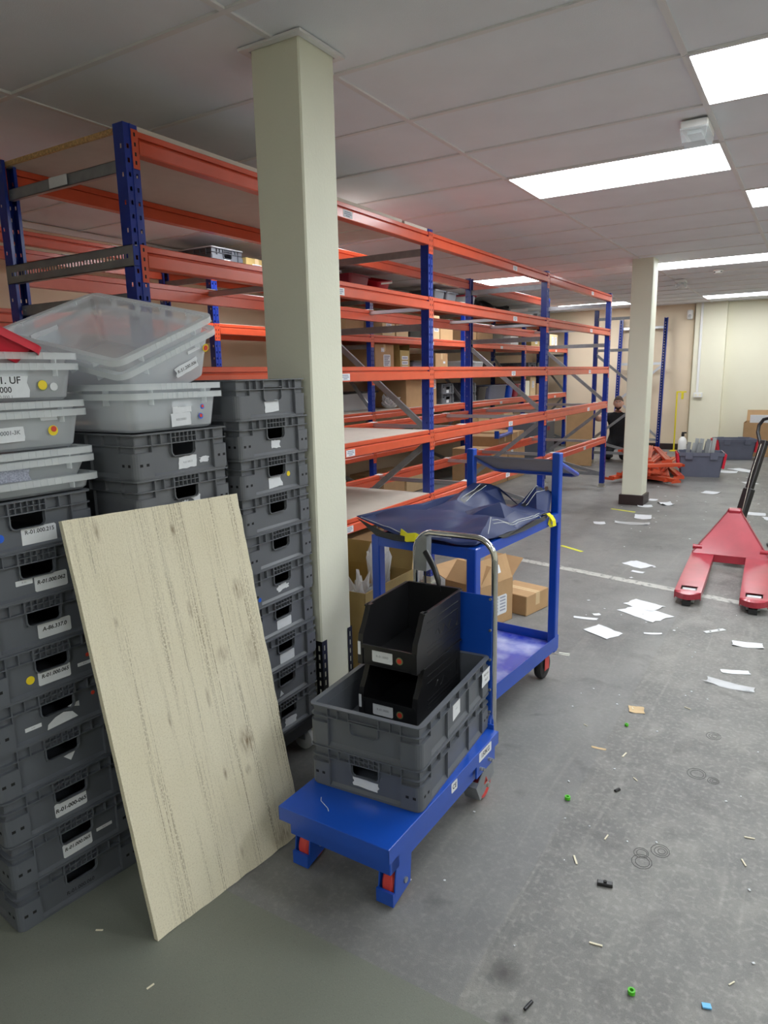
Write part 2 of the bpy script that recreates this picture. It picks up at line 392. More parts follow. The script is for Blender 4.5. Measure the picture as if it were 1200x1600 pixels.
# ceiling: slab above, T-bar grid, lay-in tiles each a piece
GX, GY = -1.734, 1.8725
LIGHTS = [(1,2),(0,4),(1,6),(0,11),(0,18),(-2,4),(-2,11),(-2,18),(3,4),(3,11),(3,18),(3,-3),(2,0),(1,-6)]  # those without their own label below are unseen, added for light
ceil = struct('ceiling', MB().box(XW-.15, XR+.15, YB-.15, YE+.15, CEIL+.06, CEIL+.2), 'slab_white')
gb = MB()
for i in range(-3, 5):
    x = GX+1.2*i
    if XW < x < XR: gb.box(x-.012, x+.012, YB, YE, CEIL-.001, CEIL+.022)
for j in range(-8, 22):
    y = GY+.6*j
    if YB < y < YE: gb.box(XW, XR, y-.012, y+.012, CEIL-.0012, CEIL+.0212)
gb.build('ceiling_grid', 'grid_white', ceil)
tile_cache = {}
for i in range(-3, 5):
    for j in range(-8, 21):
        if (i,j) in LIGHTS: continue
        x0 = max(GX+1.2*i+.005, XW+.002); x1 = min(GX+1.2*(i+1)-.005, XR); y0 = GY+.6*j+.005; y1 = min(GY+.6*(j+1)-.005, YE-.002)
        y0 = max(y0, YB)
        if x1-x0 < .05 or y1-y0 < .05: continue
        key = (round(x1-x0,3), round(y1-y0,3))
        if key not in tile_cache: tile_cache[key] = MB().box(-key[0]/2, key[0]/2, -key[1]/2, key[1]/2, 0, .015, b=.003).mesh('ceiling_tile')
        sag = random.uniform(0, .0035)
        inst('ceiling_tile', tile_cache[key], 'tile_white', ceil, T((x0+x1)/2, (y0+y1)/2, CEIL+.004+sag, rx=random.uniform(-.004,.004), ry=random.uniform(-.002,.002)))
# recessed panel lights: visible ones, plus unseen ones added for the lighting
fr_me = MB()
for a in (-1, 1):
    fr_me.box(a*.597-.012, a*.597+.012, -.3, .3, -.004, .03); fr_me.box(-.597, .597, a*.297-.010, a*.297+.010, -.004, .03)
fr_me = fr_me.mesh('frame'); df_me = MB().box(-.588, .588, -.29, .29, .0, .012).mesh('diffuser')
LN = {(1,2):'bright white ceiling panel cut off by the upper right corner of the view',
      (0,4):'largest fully visible ceiling panel light, behind the boxy emergency light',
      (1,6):'ceiling panel light showing only its left end at the right edge',
      (0,11):'long bright ceiling panel light just right of the far pillar top',
      (0,18):'farthest ceiling panel light on the right, close to the end wall',
      (-2,4):'ceiling panel light above the chipboard topped end of the front rack',
      (-2,11):'ceiling panel light seen between the top beams of the orange rack',
      (-2,18):'far ceiling panel light partly hidden behind the far pillar and rack top'}
for (i,j) in LIGHTS:
    t = thing('ceiling_light', LN.get((i,j), 'recessed ceiling panel light in the part of the hall out of view'), 'ceiling light', (GX+1.2*i+.6, GY+.6*j+.3, CEIL), 0, 'recessed ceiling panel lights')
    inst('frame', fr_me, 'grid_white', t); inst('diffuser', df_me, 'panel_light', t)
# pillars
def pillar(name, x0, x1, y0, y1):
    o = struct(name, MB().box(x0, x1, y0, y1, 0, CEIL+.02, b=.006), 'pillar_cream'); return o
pn = pillar('wall_pillar_near', -1.852, -1.631, 2.12, 2.33)
cb = MB()
for (a,b_,c,d) in ((-1.885,-1.60,2.09,2.116),(-1.885,-1.60,2.334,2.36),(-1.885,-1.856,2.116,2.334),(-1.627,-1.60,2.116,2.334)): cb.box(a,b_,c,d,CEIL-.007,CEIL+.003)
cb.build('collar', 'grid_white', pn)
for nm, px_, py_, dx, dy in (('corner_guard',-1.631,2.12,1,-1),('corner_guard',-1.631,2.33,1,1)):
    g = MB(); zs = [0]+[z for k in range(11) for z in (.018+k*.038, .018+k*.038+.022)]+[.44]
    hol = lambda i, j: i == 1 and j % 2 == 1
    g.plate([0,.012,.02,.034], zs, hol, lambda u, v: (px_+.003, py_-dy*u+dy*.003, v))
    g.plate([0,.012,.02,.034], zs, hol, lambda u, v: (px_-u+.003, py_+dy*.003, v), flip=True)
    o = g.build(nm, 'black_plastic', pn)
pf = pillar('wall_pillar_far', -1.805, -1.585, 8.04, 8.30)
b_ = MB().box(-1.83, -1.56, 8.015, 8.325, 0, .115, b=.005).build('pillar_base', 'skirting_dark', pf)
# painted floor line and tape marks
def strip(p0, p1, wd, z=.0018):
    d = (Vector(p1)-Vector(p0)).normalized(); n = Vector((-d.y, d.x))*wd/2; mb = MB()
    a, b2, c, d2 = Vector(p0)+n, Vector(p1)+n, Vector(p1)-n, Vector(p0)-n
    vs = [(p.x,p.y,zz) for zz in (0,z) for p in (a,b2,c,d2)]
    return mb.add(vs, [(0,3,2,1),(4,5,6,7),(0,1,5,4),(1,2,6,5),(2,3,7,6),(3,0,4,7)])
tag(strip((-4.2,5.72), (3.2,4.08), .085).build('painted_floor_line', 'line_white'), 'worn white painted line across the grey floor under the pallet truck', 'floor line')
tag(strip((-1.80,5.83), (-1.58,5.70), .035).build('floor_tape', 'tape_yellow'), 'short yellow tape strip on floor right of the blue shelf cart', 'tape', 'yellow floor tape strips')
tag(strip((-1.83,7.70), (-1.56,7.62), .035).build('floor_tape', 'tape_yellow'), 'short yellow tape strip on floor in front of far pillar', 'tape', 'yellow floor tape strips')

# ================================================================= racking
zs = [0, .06]
k = 0
while zs[-1] < 2.40: zs += [zs[-1]+.016, zs[-1]+.05]
zs[-1] = 2.45
hol = lambda i, j: i in (1,3) and j % 2 == 1
u = MB()
ys = [-.0325,-.022,-.012,.012,.022,.0325]
u.plate(ys, zs, hol, lambda a, b: (0, a, b), flip=True)
u.plate([0,.016,.024,.040,.048,.058], zs, lambda i,j: i == 1 and j % 2 == 1 and j % 4 == 1, lambda a, b: (-a, -.0325, b))
u.plate([0,.016,.024,.040,.048,.058], zs, lambda i,j: i == 1 and j % 2 == 1 and j % 4 == 1, lambda a, b: (-a, .0325, b), flip=True)
u.plate([-.0325,-.018], [0,2.45], lambda i,j: False, lambda a, b: (-.058, a, b)); u.plate([.018,.0325], [0,2.45], lambda i,j: False, lambda a, b: (-.058, a, b))
# a shallow pressed rib down the front
u.box(0, .0025, -.0035, .0035, 0, 2.45)
UP_ME = u.mesh('upright', recalc=False)
FOOT_ME = MB().box(-.075, .02, -.05, .05, 0, .006).box(-.062,.004,-.036,.036,.006,.05).mesh('foot_plate')
BPROF = [(0,.0),(.046,.0),(.05,.004),(.05,.048),(.044,.054),(.032,.056),(.032,.060),(.044,.062),(.044,.082),(.04,.085),(.008,.085),(.004,.082),(.004,.058),(.012,.056),(.012,.051),(0,.049)]
def beam_me(L):
    return MB().prism([(p[0]-.044, p[1]) for p in BPROF], 0, L, 'y').mesh('beam')
CONN = MB(); CONN.box(.001, .0045, 0, .031, -.055, .085); CONN.box(-.03, .001, .0, .003, -.055, .085)
CONN_ME = CONN.mesh('connector')
CS = MB()
for zz in (-.04,-.01,.025,.06): CS.box(.0044,.0048,.010,.018,zz,zz+.014)  # solid dark blocks, shade of the connector openings put in as colour
CSLOT_ME = CS.mesh('connector_slot_shade')
CONN2_ME = CONN_ME.copy(); CSLOT2_ME = CSLOT_ME.copy()
for me in (CONN2_ME, CSLOT2_ME):
    for v in me.vertices: v.co.y = -v.co.y
    me.flip_normals()
STK = MB().box(.0062,.0068,-.045,.045,.008,.046).mesh('shelf_sticker')
STP = MB()
for zz, w_ in ((.034,.03),(.024,.034),(.014,.02)): STP.box(.0068,.0070,-w_,w_,zz,zz+.006)
STP_ME = STP.mesh('sticker_print')
def channel(p0, p1, wd=.045, dp=.02):
    """galvanised C channel between two points (in the x-z plane of a frame)"""
    p0, p1 = Vector(p0), Vector(p1); d = (p1-p0); L = d.length; d.normalize(); y = Vector((0,1,0)); n = d.cross(y)
    mx = basis(p0, d, y, n)
    mb = MB(); mb.box(0,L,-dp/2,-dp/2+.002,-wd/2,wd/2,mx=mx); mb.box(0,L,-dp/2,dp/2,wd/2-.002,wd/2,mx=mx); mb.box(0,L,-dp/2,dp/2,-wd/2,-wd/2+.002,mx=mx)
    mb.cyl(mx @ Vector((.02,-dp/2-.006,0)), mx @ Vector((.02,dp/2,0)), .006, 8); mb.cyl(mx @ Vector((L-.02,-dp/2-.006,0)), mx @ Vector((L-.02,dp/2,0)), .006, 8)
    return mb
def rack_row(name, label, xf, xr, frames, bays, levels, stickers, decks, ties, extra_frames=(), brace_z=(2.31,1.82,.17)):
    root = thing(name, label, 'rack', (xf, 0, 0), 0, 'blue and orange racking rows')
    dp = xr-xf   # negative
    hz = [channel((-.05,0,z), (dp+.05,0,z)).mesh('brace') for z in brace_z]
    dg = [channel((dp+.04,0,1.76),(-.04,0,1.12),.04).mesh('diagonal_brace'), channel((-.04,0,1.02),(dp+.04,0,.40),.04).mesh('diagonal_brace'), channel((dp+.04,0,.36),(-.04,0,.17),.04).mesh('diagonal_brace')]
    for y in list(frames)+list(extra_frames):
        for X, rz in ((0,0),(dp,math.pi)):
            uo = inst('upright', UP_ME, 'blue_steel', root, T(X, y, 0, rz)); inst('foot_plate', FOOT_ME, 'zinc', uo)
        for me in hz: inst('brace', me, 'galv', root, T(0,y,0))
        for me in dg: inst('diagonal_brace', me, 'galv', root, T(0,y,0))
    cache = {}
    for b in bays:
        y0, y1 = frames[b], frames[b+1]; L = round(y1-y0-.066, 4)
        if L not in cache: cache[L] = beam_me(L)
        for z in levels:
            for X, front in ((0,True),(dp,False)):
                m = T(X, y0+.033, z-.0425) if front else T(X, y1-.033, z-.0425, math.pi)
                bo = inst('beam', cache[L], 'orange_steel', root, m)
                inst('connector', CONN_ME, 'orange_steel', bo, T(0,-.033,0)); inst('connector', CONN2_ME, 'orange_steel', bo, T(0,L+.033,0))
                inst('connector_slot_shade', CSLOT_ME, 'slot_dark', bo, T(0,-.033,0))['kind'] = 'stuff'; inst('connector_slot_shade', CSLOT2_ME, 'slot_dark', bo, T(0,L+.033,0))['kind'] = 'stuff'
                if front and (b,z) in stickers:
                    yy = stickers[(b,z)]
                    inst('shelf_sticker', STK, 'paper_white', bo, T(0, yy, 0)); inst('sticker_print', STP_ME, 'paper_print', bo, T(0, yy, 0))['kind'] = 'stuff'
    for (ya, yb, z, m, thick) in decks:
        MB().box(dp+.006, -.006, ya, yb, z+.0425, z+.0425+thick).build('shelf_board', m, root)
    for (y, z) in ties:
        tb = channel((-.004,0,z+.018), (dp+.004,0,z+.018), .03, .032).build('cross_bar', 'galv_bright', root, T(0,y,0))
        MB().box(-.05,.0,-.035,.035,.0425,.046).build('clip', 'white_plastic', tb, T(0,0,z)); MB().box(dp+.002,dp+.05,-.035,.035,.0425,.046).build('clip', 'white_plastic', tb, T(0,0,z))
    return root
FY = [1.92, 4.335, 6.755, 9.175, 11.62]
LV = [2.39, 1.975, 1.51, 1.075, .625]
stk = {(0,2.39):1.4,(0,1.975):1.3,(0,1.51):1.33,(0,1.075):1.36,(0,.625):1.32,(1,2.39):1.5,(1,1.975):1.52,(1,1.51):1.5,(1,1.075):1.45,(1,.625):1.4,(2,2.39):1.5,(2,1.975):1.5,(2,1.51):1.5,(2,1.075):1.5,(2,.625):1.4}
front_rack = rack_row('storage_rack', 'front row of blue upright and orange beam racking behind the cream pillar', -2.29, -3.15, FY[:4], (0,1,2), LV, stk,
    [(1.93,3.97,2.39,'deck_board',.018),(4.0,4.31,2.39,'deck_board',.018),(1.95,4.30,1.075,'deck_board',.003),(1.95,4.30,.625,'deck_board',.003)],
    [(4.85,1.975),(6.3,1.975),(7.3,1.975),(8.7,1.975),(4.87,1.075),(6.22,1.075),(7.2,1.075),(8.7,1.075),(4.95,.625),(6.25,.625),(7.1,.625),(8.7,.625),(3.1,1.975)], [FY[4]])
# chipboard edge of the top deck and the slotted bar across the end frame
MB().box(-.86+.004, -.02, -.012, .0, 2.433, 2.4515).build('board_edge', 'chip_edge', front_rack, T(0,1.93,0))
pb = MB(); us = [0]+[q for k in range(40) for q in (.03+k*.02, .03+k*.02+.01)]+[.86]
pb.plate(us, [-.04,-.008,.008,.04], lambda i,j: j == 1 and i % 2 == 1, lambda a, b: (-a, -.034, 1.975+b)); pb.box(-.86,0,-.034,-.01,2.012,2.015); pb.box(-.86,0,-.034,-.01,1.935,1.938)
pb.build('slotted_brace', 'galv', front_rack, T(0,1.92,0))
MB().box(-.50,-.38,-.016,-.0145,2.29,2.33).build('frame_sticker', 'paper_white', front_rack, T(0,1.915,0))
BY = [-.49, 1.93, 4.33, 6.73, 9.18, 11.58, 13.93]
BL = [2.39, 1.91, 1.49, 1.05, .60]
bst = {(b,z):1.3+.1*((b*3)%4) for b in range(6) for z in BL}
back_rack = rack_row('storage_rack', 'back row of blue and orange racking against the left wall, loaded with boxes', -4.30, -4.92, BY, (0,1,2,3,4,5), BL, bst,
    [(BY[b]+.02, BY[b+1]-.02, z, 'deck_board', .003) for b in range(2,6) for z in (2.39,1.91,1.49,1.05,.60)], [(3.4,1.91),(3.4,2.39)])
# ================================================================= crates
CL, CW, CH = .585, .385, .135
def ring(mb, lx, ly, r, wd, z0, z1):
    o0 = rrect(lx, ly, r, z0); o1 = rrect(lx, ly, r, z1); ri = max(.002, r-wd)
    i0 = rrect(lx-2*wd, ly-2*wd, ri, z0); i1 = rrect(lx-2*wd, ly-2*wd, ri, z1); n = len(o0)
    fs = []
    for k in range(n):
        j = (k+1) % n
        fs += [(k,j,n+j,n+k), (2*n+j,2*n+k,3*n+k,3*n+j), (n+k,n+j,3*n+j,3*n+k), (j,k,2*n+k,2*n+j)]
    mb.add(o0+o1+i0+i1, fs)
def crate_meshes(H, grid=True, slots=True):
    mb = MB(); L, W = CL, CW; ins = .014; xi = L/2-ins; yi = W/2-ins
    top = H
    # inner box walls with a hand hole through both short ends
    ys = [-yi, -.047, .047, yi]; zz = [.006, top-.076, top-.036, top-.003]
    for sx in (-1, 1):
        for d in (0, .003): mb.plate(ys, zz, lambda i,j: grid and i == 1 and j == 1, lambda a, b: (sx*(xi-d), a, b))
        if grid: # hole reveal
            mb.box(sx*xi-.002, sx*xi+.002, -.0475, -.046, top-.076, top-.036); mb.box(sx*xi-.002, sx*xi+.002, .046, .0475, top-.076, top-.036)
    for sy in (-1, 1):
        mb.box(-xi, xi, sy*yi-.0015, sy*yi+.0015, .006, top-.003)
    mb.box(-xi, xi, -yi, yi, .004, .008)
    ring(mb, L, W, .022, .017, top-.004, top); ring(mb, L-.004, W-.004, .02, .014, top-.036, top-.033)
    ring(mb, L-.010, W-.010, .02, .012, 0, .008)
    # sloping ledge along the bottom of each side
    for sx in (-1, 1): mb.prism([(sx*(xi-.001),.016),(sx*(L/2-.006),.008),(sx*(xi-.001),.008)], -W/2+.07, W/2-.07, 'y')
    for sy in (-1, 1): mb.prism([(sy*(yi-.001),.024),(sy*(W/2-.006),.008),(sy*(yi-.001),.008)], -L/2+.08, L/2-.08, 'x')
    # ribs under the rim
    for sx in (-1, 1):
        for yv in (-.125,-.09,-.052,.052,.09,.125): mb.box(min(sx*xi,sx*(L/2-.002)), max(sx*xi,sx*(L/2-.002)), yv-.0012, yv+.0012, top-.033, top-.003)
        for yv in (-.1245,.1245): mb.box(min(sx*xi,sx*(L/2-.003)), max(sx*xi,sx*(L/2-.003)), yv-.0012, yv+.0012, .006, top-.033)
    for sy in (-1, 1):
        for xv in (-.22,-.15,-.075,0,.075,.15,.22): mb.box(xv-.0012, xv+.0012, min(sy*yi,sy*(W/2-.002)), max(sy*yi,sy*(W/2-.002)), top-.033, top-.003)
        for xv in (-.218,-.09,.09,.218): mb.box(xv-.0016, xv+.0016, min(sy*yi,sy*(W/2-.003)), max(sy*yi,sy*(W/2-.003)), .006, top-.033)
    # proud corner columns, with an open cell between rim rib and column top
    for sx in (-1, 1):
        for sy in (-1, 1):
            def path(inset):
                r = .022-min(inset,.016)
                cx, cy = L/2-.022, W/2-.022
                pts = [(L/2-inset, W/2-.068)]
                for q in range(5):
                    a = R(90*q/4); pts.append((cx+(.022-inset)*math.cos(a), cy+(.022-inset)*math.sin(a)))
                pts.append((L/2-.075, W/2-inset)); return [(sx*x, sy*y) for x, y in pts]
            mb.prism(path(.002)+path(.0135)[::-1], .006, top-.056, 'z')
            mb.prism(path(.002)+path(.0135)[::-1], top-.0565, top-.054, 'z')
    body = mb.mesh('body')
    g = MB()
    for sx in (1,):
        x0, x1 = sorted((sx*(xi-.001), sx*(L/2-.002)))
        if grid:
            for q in range(7): yv = -.05+q*.1/6; g.box(x0, x1, yv-.001, yv+.001, top-.033, top-.003)
            g.box(x0, x1, -.05, .05, top-.019, top-.017)
        else:
            g.box(x0, x1, -.05, .05, top-.028, top-.026)
        # rounded lip round the hand hole
        zb = top-.076; zt = top-.034
        pts = [(-.05,zt),(-.05,zb+.012),(-.046,zb+.004),(-.038,zb),(.038,zb),(.046,zb+.004),(.05,zb+.012),(.05,zt)]
        inn = [(y*.94, z+.0022 if z < zt else z) for y, z in pts]
        for a in range(len(pts)-1):
            q = [pts[a], pts[a+1], inn[a+1], inn[a]]
            g.prism(q, x0+.001, x1-.002, 'x')
    grip = g.mesh('handle_grid')
    s = MB()  # solid dark blocks painting the shade inside the column openings
    if slots:
        for sx in (-1, 1):
            for yv in (-.168,-.145,.145,.168):
                x0, x1 = sorted((sx*(L/2-.0045), sx*(L/2-.0016))); s.box(x0, x1, yv-.005, yv+.005, top-.094, top-.086)
        for sy in (-1, 1):
            for xv in (-.265,-.24,.24,.265):
                y0, y1 = sorted((sy*(W/2-.0045), sy*(W/2-.0016))); s.box(xv-.005, xv+.005, y0, y1, top-.094, top-.086)
    return body, grip, (s.mesh('slot_shade') if slots else None)
CR = {'grid': crate_meshes(CH), 'plain': crate_meshes(CH, False, False), 'tall': crate_meshes(CH)}
CRM = {}
for k_, (b_, g_, s_) in CR.items():
    for mname in ('crate_grey','crate_dark'):
        CRM[(k_,mname)] = (b_.copy(), g_.copy(), s_.copy() if s_ else None)
def crate(label, x, y, z, rz, kind='grid', m='crate_grey', group=None, mx=None):
    t = thing('storage_crate', label, 'crate', (x,y,z), rz, group, mx)
    b_, g_, s_ = CRM[(kind,m)]
    inst('body', b_, m, t); inst('handle_grid', g_, m, t); inst('handle_grid', g_, m, t, Matrix.Rotation(math.pi,4,'Z'))
    if s_: inst('slot_shade', s_, 'slot_dark', t)['kind'] = 'stuff'
    return t
FACE = CL/2-.014     # recessed face plane of a short end (local x)
def fx(x, y, z, roll=0):   # frame on a face that looks along +x: text right = +y
    return basis((x,y,z), (0,1,0), (0,0,1), (1,0,0)) @ Matrix.Rotation(roll,4,'Z')
def fy(x, y, z, roll=0):   # frame on a face that looks along -y
    return basis((x,y,z), (1,0,0), (0,0,1), (0,-1,0)) @ Matrix.Rotation(roll,4,'Z')
def sticker(parent, mx, w_, h_, torn=0, seed=1, material='paper_white', name='label', shape=None):
    rg = random.Random(seed); pts = []
    if shape: pts = shape
    elif not torn: 
        c = min(w_,h_)*.08; pts = [(-w_/2+c,-h_/2),(w_/2-c,-h_/2),(w_/2,-h_/2+c),(w_/2,h_/2-c),(w_/2-c,h_/2),(-w_/2+c,h_/2),(-w_/2,h_/2-c),(-w_/2,-h_/2+c)]
    else:
        for (a, b, n) in (((-1,-1),(1,-1),5),((1,-1),(1,1),4),((1,1),(-1,1),5),((-1,1),(-1,-1),4)):
            for q in range(n):
                f = q/n; px = a[0]+(b[0]-a[0])*f; py = a[1]+(b[1]-a[1])*f; k = 1-torn*rg.random()
                pts.append((px*w_/2*k, py*h_/2*(1-torn*.8*rg.random())))
    mb = MB().prism(pts, 0, .0007, 'z'); return mb.build(name, material, parent, mx)
def dot(parent, mx, r, material):
    return MB().prism([(r*math.cos(2*math.pi*k/16), r*math.sin(2*math.pi*k/16)) for k in range(16)], 0, .0008, 'z').build('dot_sticker', material, parent, mx)
def off(mx, x=0, y=0, z=.0009): return mx @ Matrix.Translation((x,y,z))

# ---- stack at the left edge: nine crates, bottom one most turned
GA = 'grey crates stacked at the left edge'
AX0, AY0 = -1.722, 1.045
rotA = [-6,-6,-5.5,-5.5,-5,-4.5,-4,-3.5,-1]     # from the floor up
shA = [(0,0),(.004,-.002),(.002,-.004),(-.004,-.010),(.0,-.012),(.003,-.014),(-.003,-.018),(.0,-.022),(-.004,-.030)]
labA = ['bottom crate of the left stack with faint handwriting, resting on the floor',
 'grey crate second from the floor in left stack, label R-01.000.065 and small strip',
 'grey crate third from the floor in left stack, marker label R-01-000-065',
 'grey crate in left stack with a small white triangle scrap under its handle',
 'grey crate in left stack with torn rounded white label and narrow strip label',
 'grey crate in left stack with yellow dot and label R-01.000.065',
 'grey crate in left stack labelled A-86.337.0',
 'grey crate second from top of left stack, labelled R-01.000.062',
 'top grey crate of left stack, blue dot and printed label R-01.000.215']
def stackpos(cx, cy, a):  # face centre -> crate centre
    a = R(a); return cx-(CL/2)*math.cos(a), cy-(CL/2)*math.sin(a), a
A = []
for i in range(9):
    x, y, a = stackpos(AX0+shA[i][0], AY0+shA[i][1], rotA[i])
    A.append(crate(labA[i], x, y, i*.133+.002, a, 'grid', 'crate_dark', GA))
P = FACE+.0006
f = fx(P, -.005, .03, 0);  lettering('R-01.000.060', .016, A[0], off(f), 'ink', bold=.0002)
f = fx(P, .0, .036, R(2)); sticker(A[1], f, .088, .042); lettering('R-01.000.065', .0145, A[1], off(f,0,.003), 'ink', .2, .0004)
f = fx(P, .085, .046, 0); sticker(A[1], f, .05, .010); lettering('R-01', .006, A[1], off(f), 'ink_grey')
f = fx(P, -.002, .036, R(1)); sticker(A[2], f, .095, .042); lettering('R-01-000-065', .0165, A[2], off(f,0,-.002), 'ink', .1, .0005)
f = fx(P, .02, .045); sticker(A[3], f, .03, .02, shape=[(-.018,.006),(.018,.012),(.002,-.013)])
f = fx(P, .012, .036); sticker(A[4], f, .08, .04, shape=[(-.045,-.018),(.045,-.012),(.03,.008),(.005,.016),(-.02,.010),(-.042,-.004)]); sticker(A[4], fx(P,.05,.060), .03, .012, shape=[(-.02,.004),(.014,.008),(.014,-.008)])
f = fx(P, -.07, .042); sticker(A[4], f, .045, .011); lettering('E-01', .006, A[4], off(f), 'ink_grey')
dot(A[4], fx(P,.108,.075), .006, 'dot_red')
f = fx(P, .005, .040); sticker(A[5], f, .092, .040); lettering('R-01.000.065', .0145, A[5], off(f,.002,.004), 'ink', .15, .0004); dot(A[5], fx(P,-.062,.046), .0115, 'dot_yellow')
f = fx(P, .095, .04); sticker(A[5], f, .045, .010); lettering('R-01', .006, A[5], off(f), 'ink_grey'); dot(A[5], fx(P,.105,.062), .006, 'dot_red')
f = fx(P, .028, .037); sticker(A[6], f, .094, .042); lettering('A-86.337.0', .0155, A[6], off(f,0,.003), 'ink', .15, .0004)
f = fx(P, .036, .037); sticker(A[7], f, .092, .043); lettering('R-01.000.062', .0148, A[7], off(f,0,.003), 'ink', .2, .0004)
f = fx(P, -.037, .050); sticker(A[7], f, .045, .014); lettering('R-01', .007, A[7], off(f), 'ink_grey')
f = fx(P, .03, .034); sticker(A[8], f, .098, .050); lettering('R-01.000.215', .0155, A[8], off(f,.002,.012), 'ink', 0, .0002); dot(A[8], fx(P,-.075,.044), .011, 'dot_blue')

# ---- middle stack
GB = 'grey crates stacked behind the leaning board'
labB = ['lowest crate of middle stack, on the floor behind the leaning board']+['hidden crate of the middle stack, behind the leaning board']*7+['crate second from top of middle stack, torn label remains just above the board', 'top grey crate of middle stack under the clear bins, two torn white labels']
B = []
for i in range(10):
    x, y, a = stackpos(-1.638, 1.500 if i < 8 else 1.482, random.uniform(-.4,.4) if i < 8 else 1.0)
    B.append(crate(labB[i], x, y, i*.1345+.002, a, 'grid', 'crate_grey', GB))
f = fx(P, .02, .036, R(2)); sticker(B[9], f, .085, .040, .22, 3); lettering('R-01.000.21', .008, B[9], off(f), 'ink_grey'); sticker(B[9], fx(P,.088,.036,R(3)), .05, .022, .5, 5)
for q, (yy, zz, w_, h_, sd) in enumerate(((-.03,.035,.03,.025,2),(.0,.04,.04,.03,4),(.045,.048,.045,.038,6))): sticker(B[8], fx(P,yy,zz,R(10*q)), w_, h_, .6, sd)

# ---- right stack on a dolly in front of the pillar
GC = 'grey crates stacked on the dolly beside the pillar'
labC = ['bottom crate of the dolly stack beside the pillar, torn label low on it','second crate from the bottom of dolly stack, tiny white scrap','third crate up the dolly stack, wide white label under the handle','fourth crate up the dolly stack, plain white label with a pen tick','fifth crate up the dolly stack with blue dot and torn label','crate in the middle of dolly stack without any label','crate of dolly stack with empty face, just above the unlabelled middle one','crate third from top of dolly stack with yellow dot and torn label','crate second from top of dolly stack with small ragged label','top crate of dolly stack without grid above its handle, large white label']
C = []
for i in range(10):
    x, y, a = stackpos(-1.632+(i%3-1)*.003, 1.905, .6+(i%2)*.8)
    C.append(crate(labC[i], x, y, .150+i*.1345, a, 'plain' if i == 9 else 'grid', 'crate_grey', GC))
sticker(C[9], fx(P,.0,.040,R(4)), .08, .042, .12, 8)
sticker(C[8], fx(P,.005,.040), .055, .032, .35, 9)
sticker(C[7], fx(P,-.005,.038,R(3)), .085, .045, .3, 11); dot(C[7], fx(P,.073,.058), .0095, 'dot_yellow')
sticker(C[4], fx(P,.0,.042,R(10)), .06, .03, .5, 12); sticker(C[4], fx(P,.03,.04), .03, .02, .5, 14); dot(C[4], fx(P+.011,-.135,.032), .008, 'dot_blue')
sticker(C[3], fx(P,.01,.034), .085, .035); sticker(C[2], fx(P,.01,.034), .085, .038)
sticker(C[1], fx(P,-.03,.03), .02, .02, shape=[(-.012,-.01),(.012,-.006),(-.004,.014)]); sticker(C[0], fx(P,.02,.03,R(-6)), .08, .036, .25, 16)
d = thing('crate_dolly', 'black wheeled dolly under the crate stack by the pillar', 'dolly', (-1.925,1.905,0), 0)
fr = MB(); ring(fr, .60, .40, .02, .05, .105, .150); fr.box(-.26,.26,-.03,.03,.11,.14); fr.build('deck', 'black_plastic', d)
for sx in (-1,1):
    for sy in (-1,1):
        c_ = MB().lathe([(.0,-.016),(.038,-.016),(.046,-.010),(.046,.010),(.038,.016),(0,.016)], 20, T(sx*.25,sy*.13,.046,rx=R(90))).build('wheel', 'white_nylon', d, smooth=40)
        MB().box(sx*.25-.02, sx*.25+.02, sy*.13-.024, sy*.13-.020, .05, .106).box(sx*.25-.02, sx*.25+.02, sy*.13+.020, sy*.13+.024, .05, .106).build('caster_fork', 'galv', d)

# ================================================================= clear bins
def clear_bin(label, mx, L=.58, W=.39, H=.12, taper=.030, group=None, film='clear_plastic', rim='clear_rim', name='plastic_bin', ticks=True, thick=.0016):
    t = thing(name, label, 'bin', group=group, mx=mx)
    l0, w0 = L-.036-2*taper, W-.036-2*taper; l1, w1 = L-.036, W-.036
    mb = MB(); n = 5
    rings = [rrect(l0-.02, w0-.02, .02, 0), rrect(l0, w0, .028, .008), rrect(l1, w1, .03, H-.004)]
    inner = [rrect(l1-2*thick, w1-2*thick, .03, H-.004), rrect(l0-2*thick, w0-2*thick, .026, .010), rrect(l0-.022, w0-.022, .02, .003)]
    mb.loft(rings+inner, True, True)
    mb.build('tub', film, t, smooth=35)
    rb = MB(); ring(rb, L, W, .036, .0195, H-.003, H); ring(rb, L, W, .036, .002, H-.018, H-.003)
    if ticks:
        for sx in (-1,1):
            for q in range(8): rb.box(min(sx*L/2,sx*(L/2+.0012)), max(sx*L/2,sx*(L/2+.0012)), -.07+q*.02-.001, -.07+q*.02+.001, H-.018, H)
            for yv in (-.105,.105): rb.box(min(sx*(l1/2-.004),sx*(L/2-.001)), max(sx*(l1/2-.004),sx*(L/2-.001)), yv-.0015, yv+.0015, H-.034, H-.003)
        for sy in (-1,1):
            for xv in (-.18,-.06,.06,.18): rb.box(xv-.0015, xv+.0015, min(sy*(w1/2-.004),sy*(W/2-.001)), max(sy*(w1/2-.004),sy*(W/2-.001)), H-.034, H-.003)
    rb.build('rim', rim, t, smooth=35)
    return t
def binface(z, H, L=.58, taper=.030):  # local x of the short outer wall at height z
    return (L-.036)/2-taper*(1-z/H)+.0012
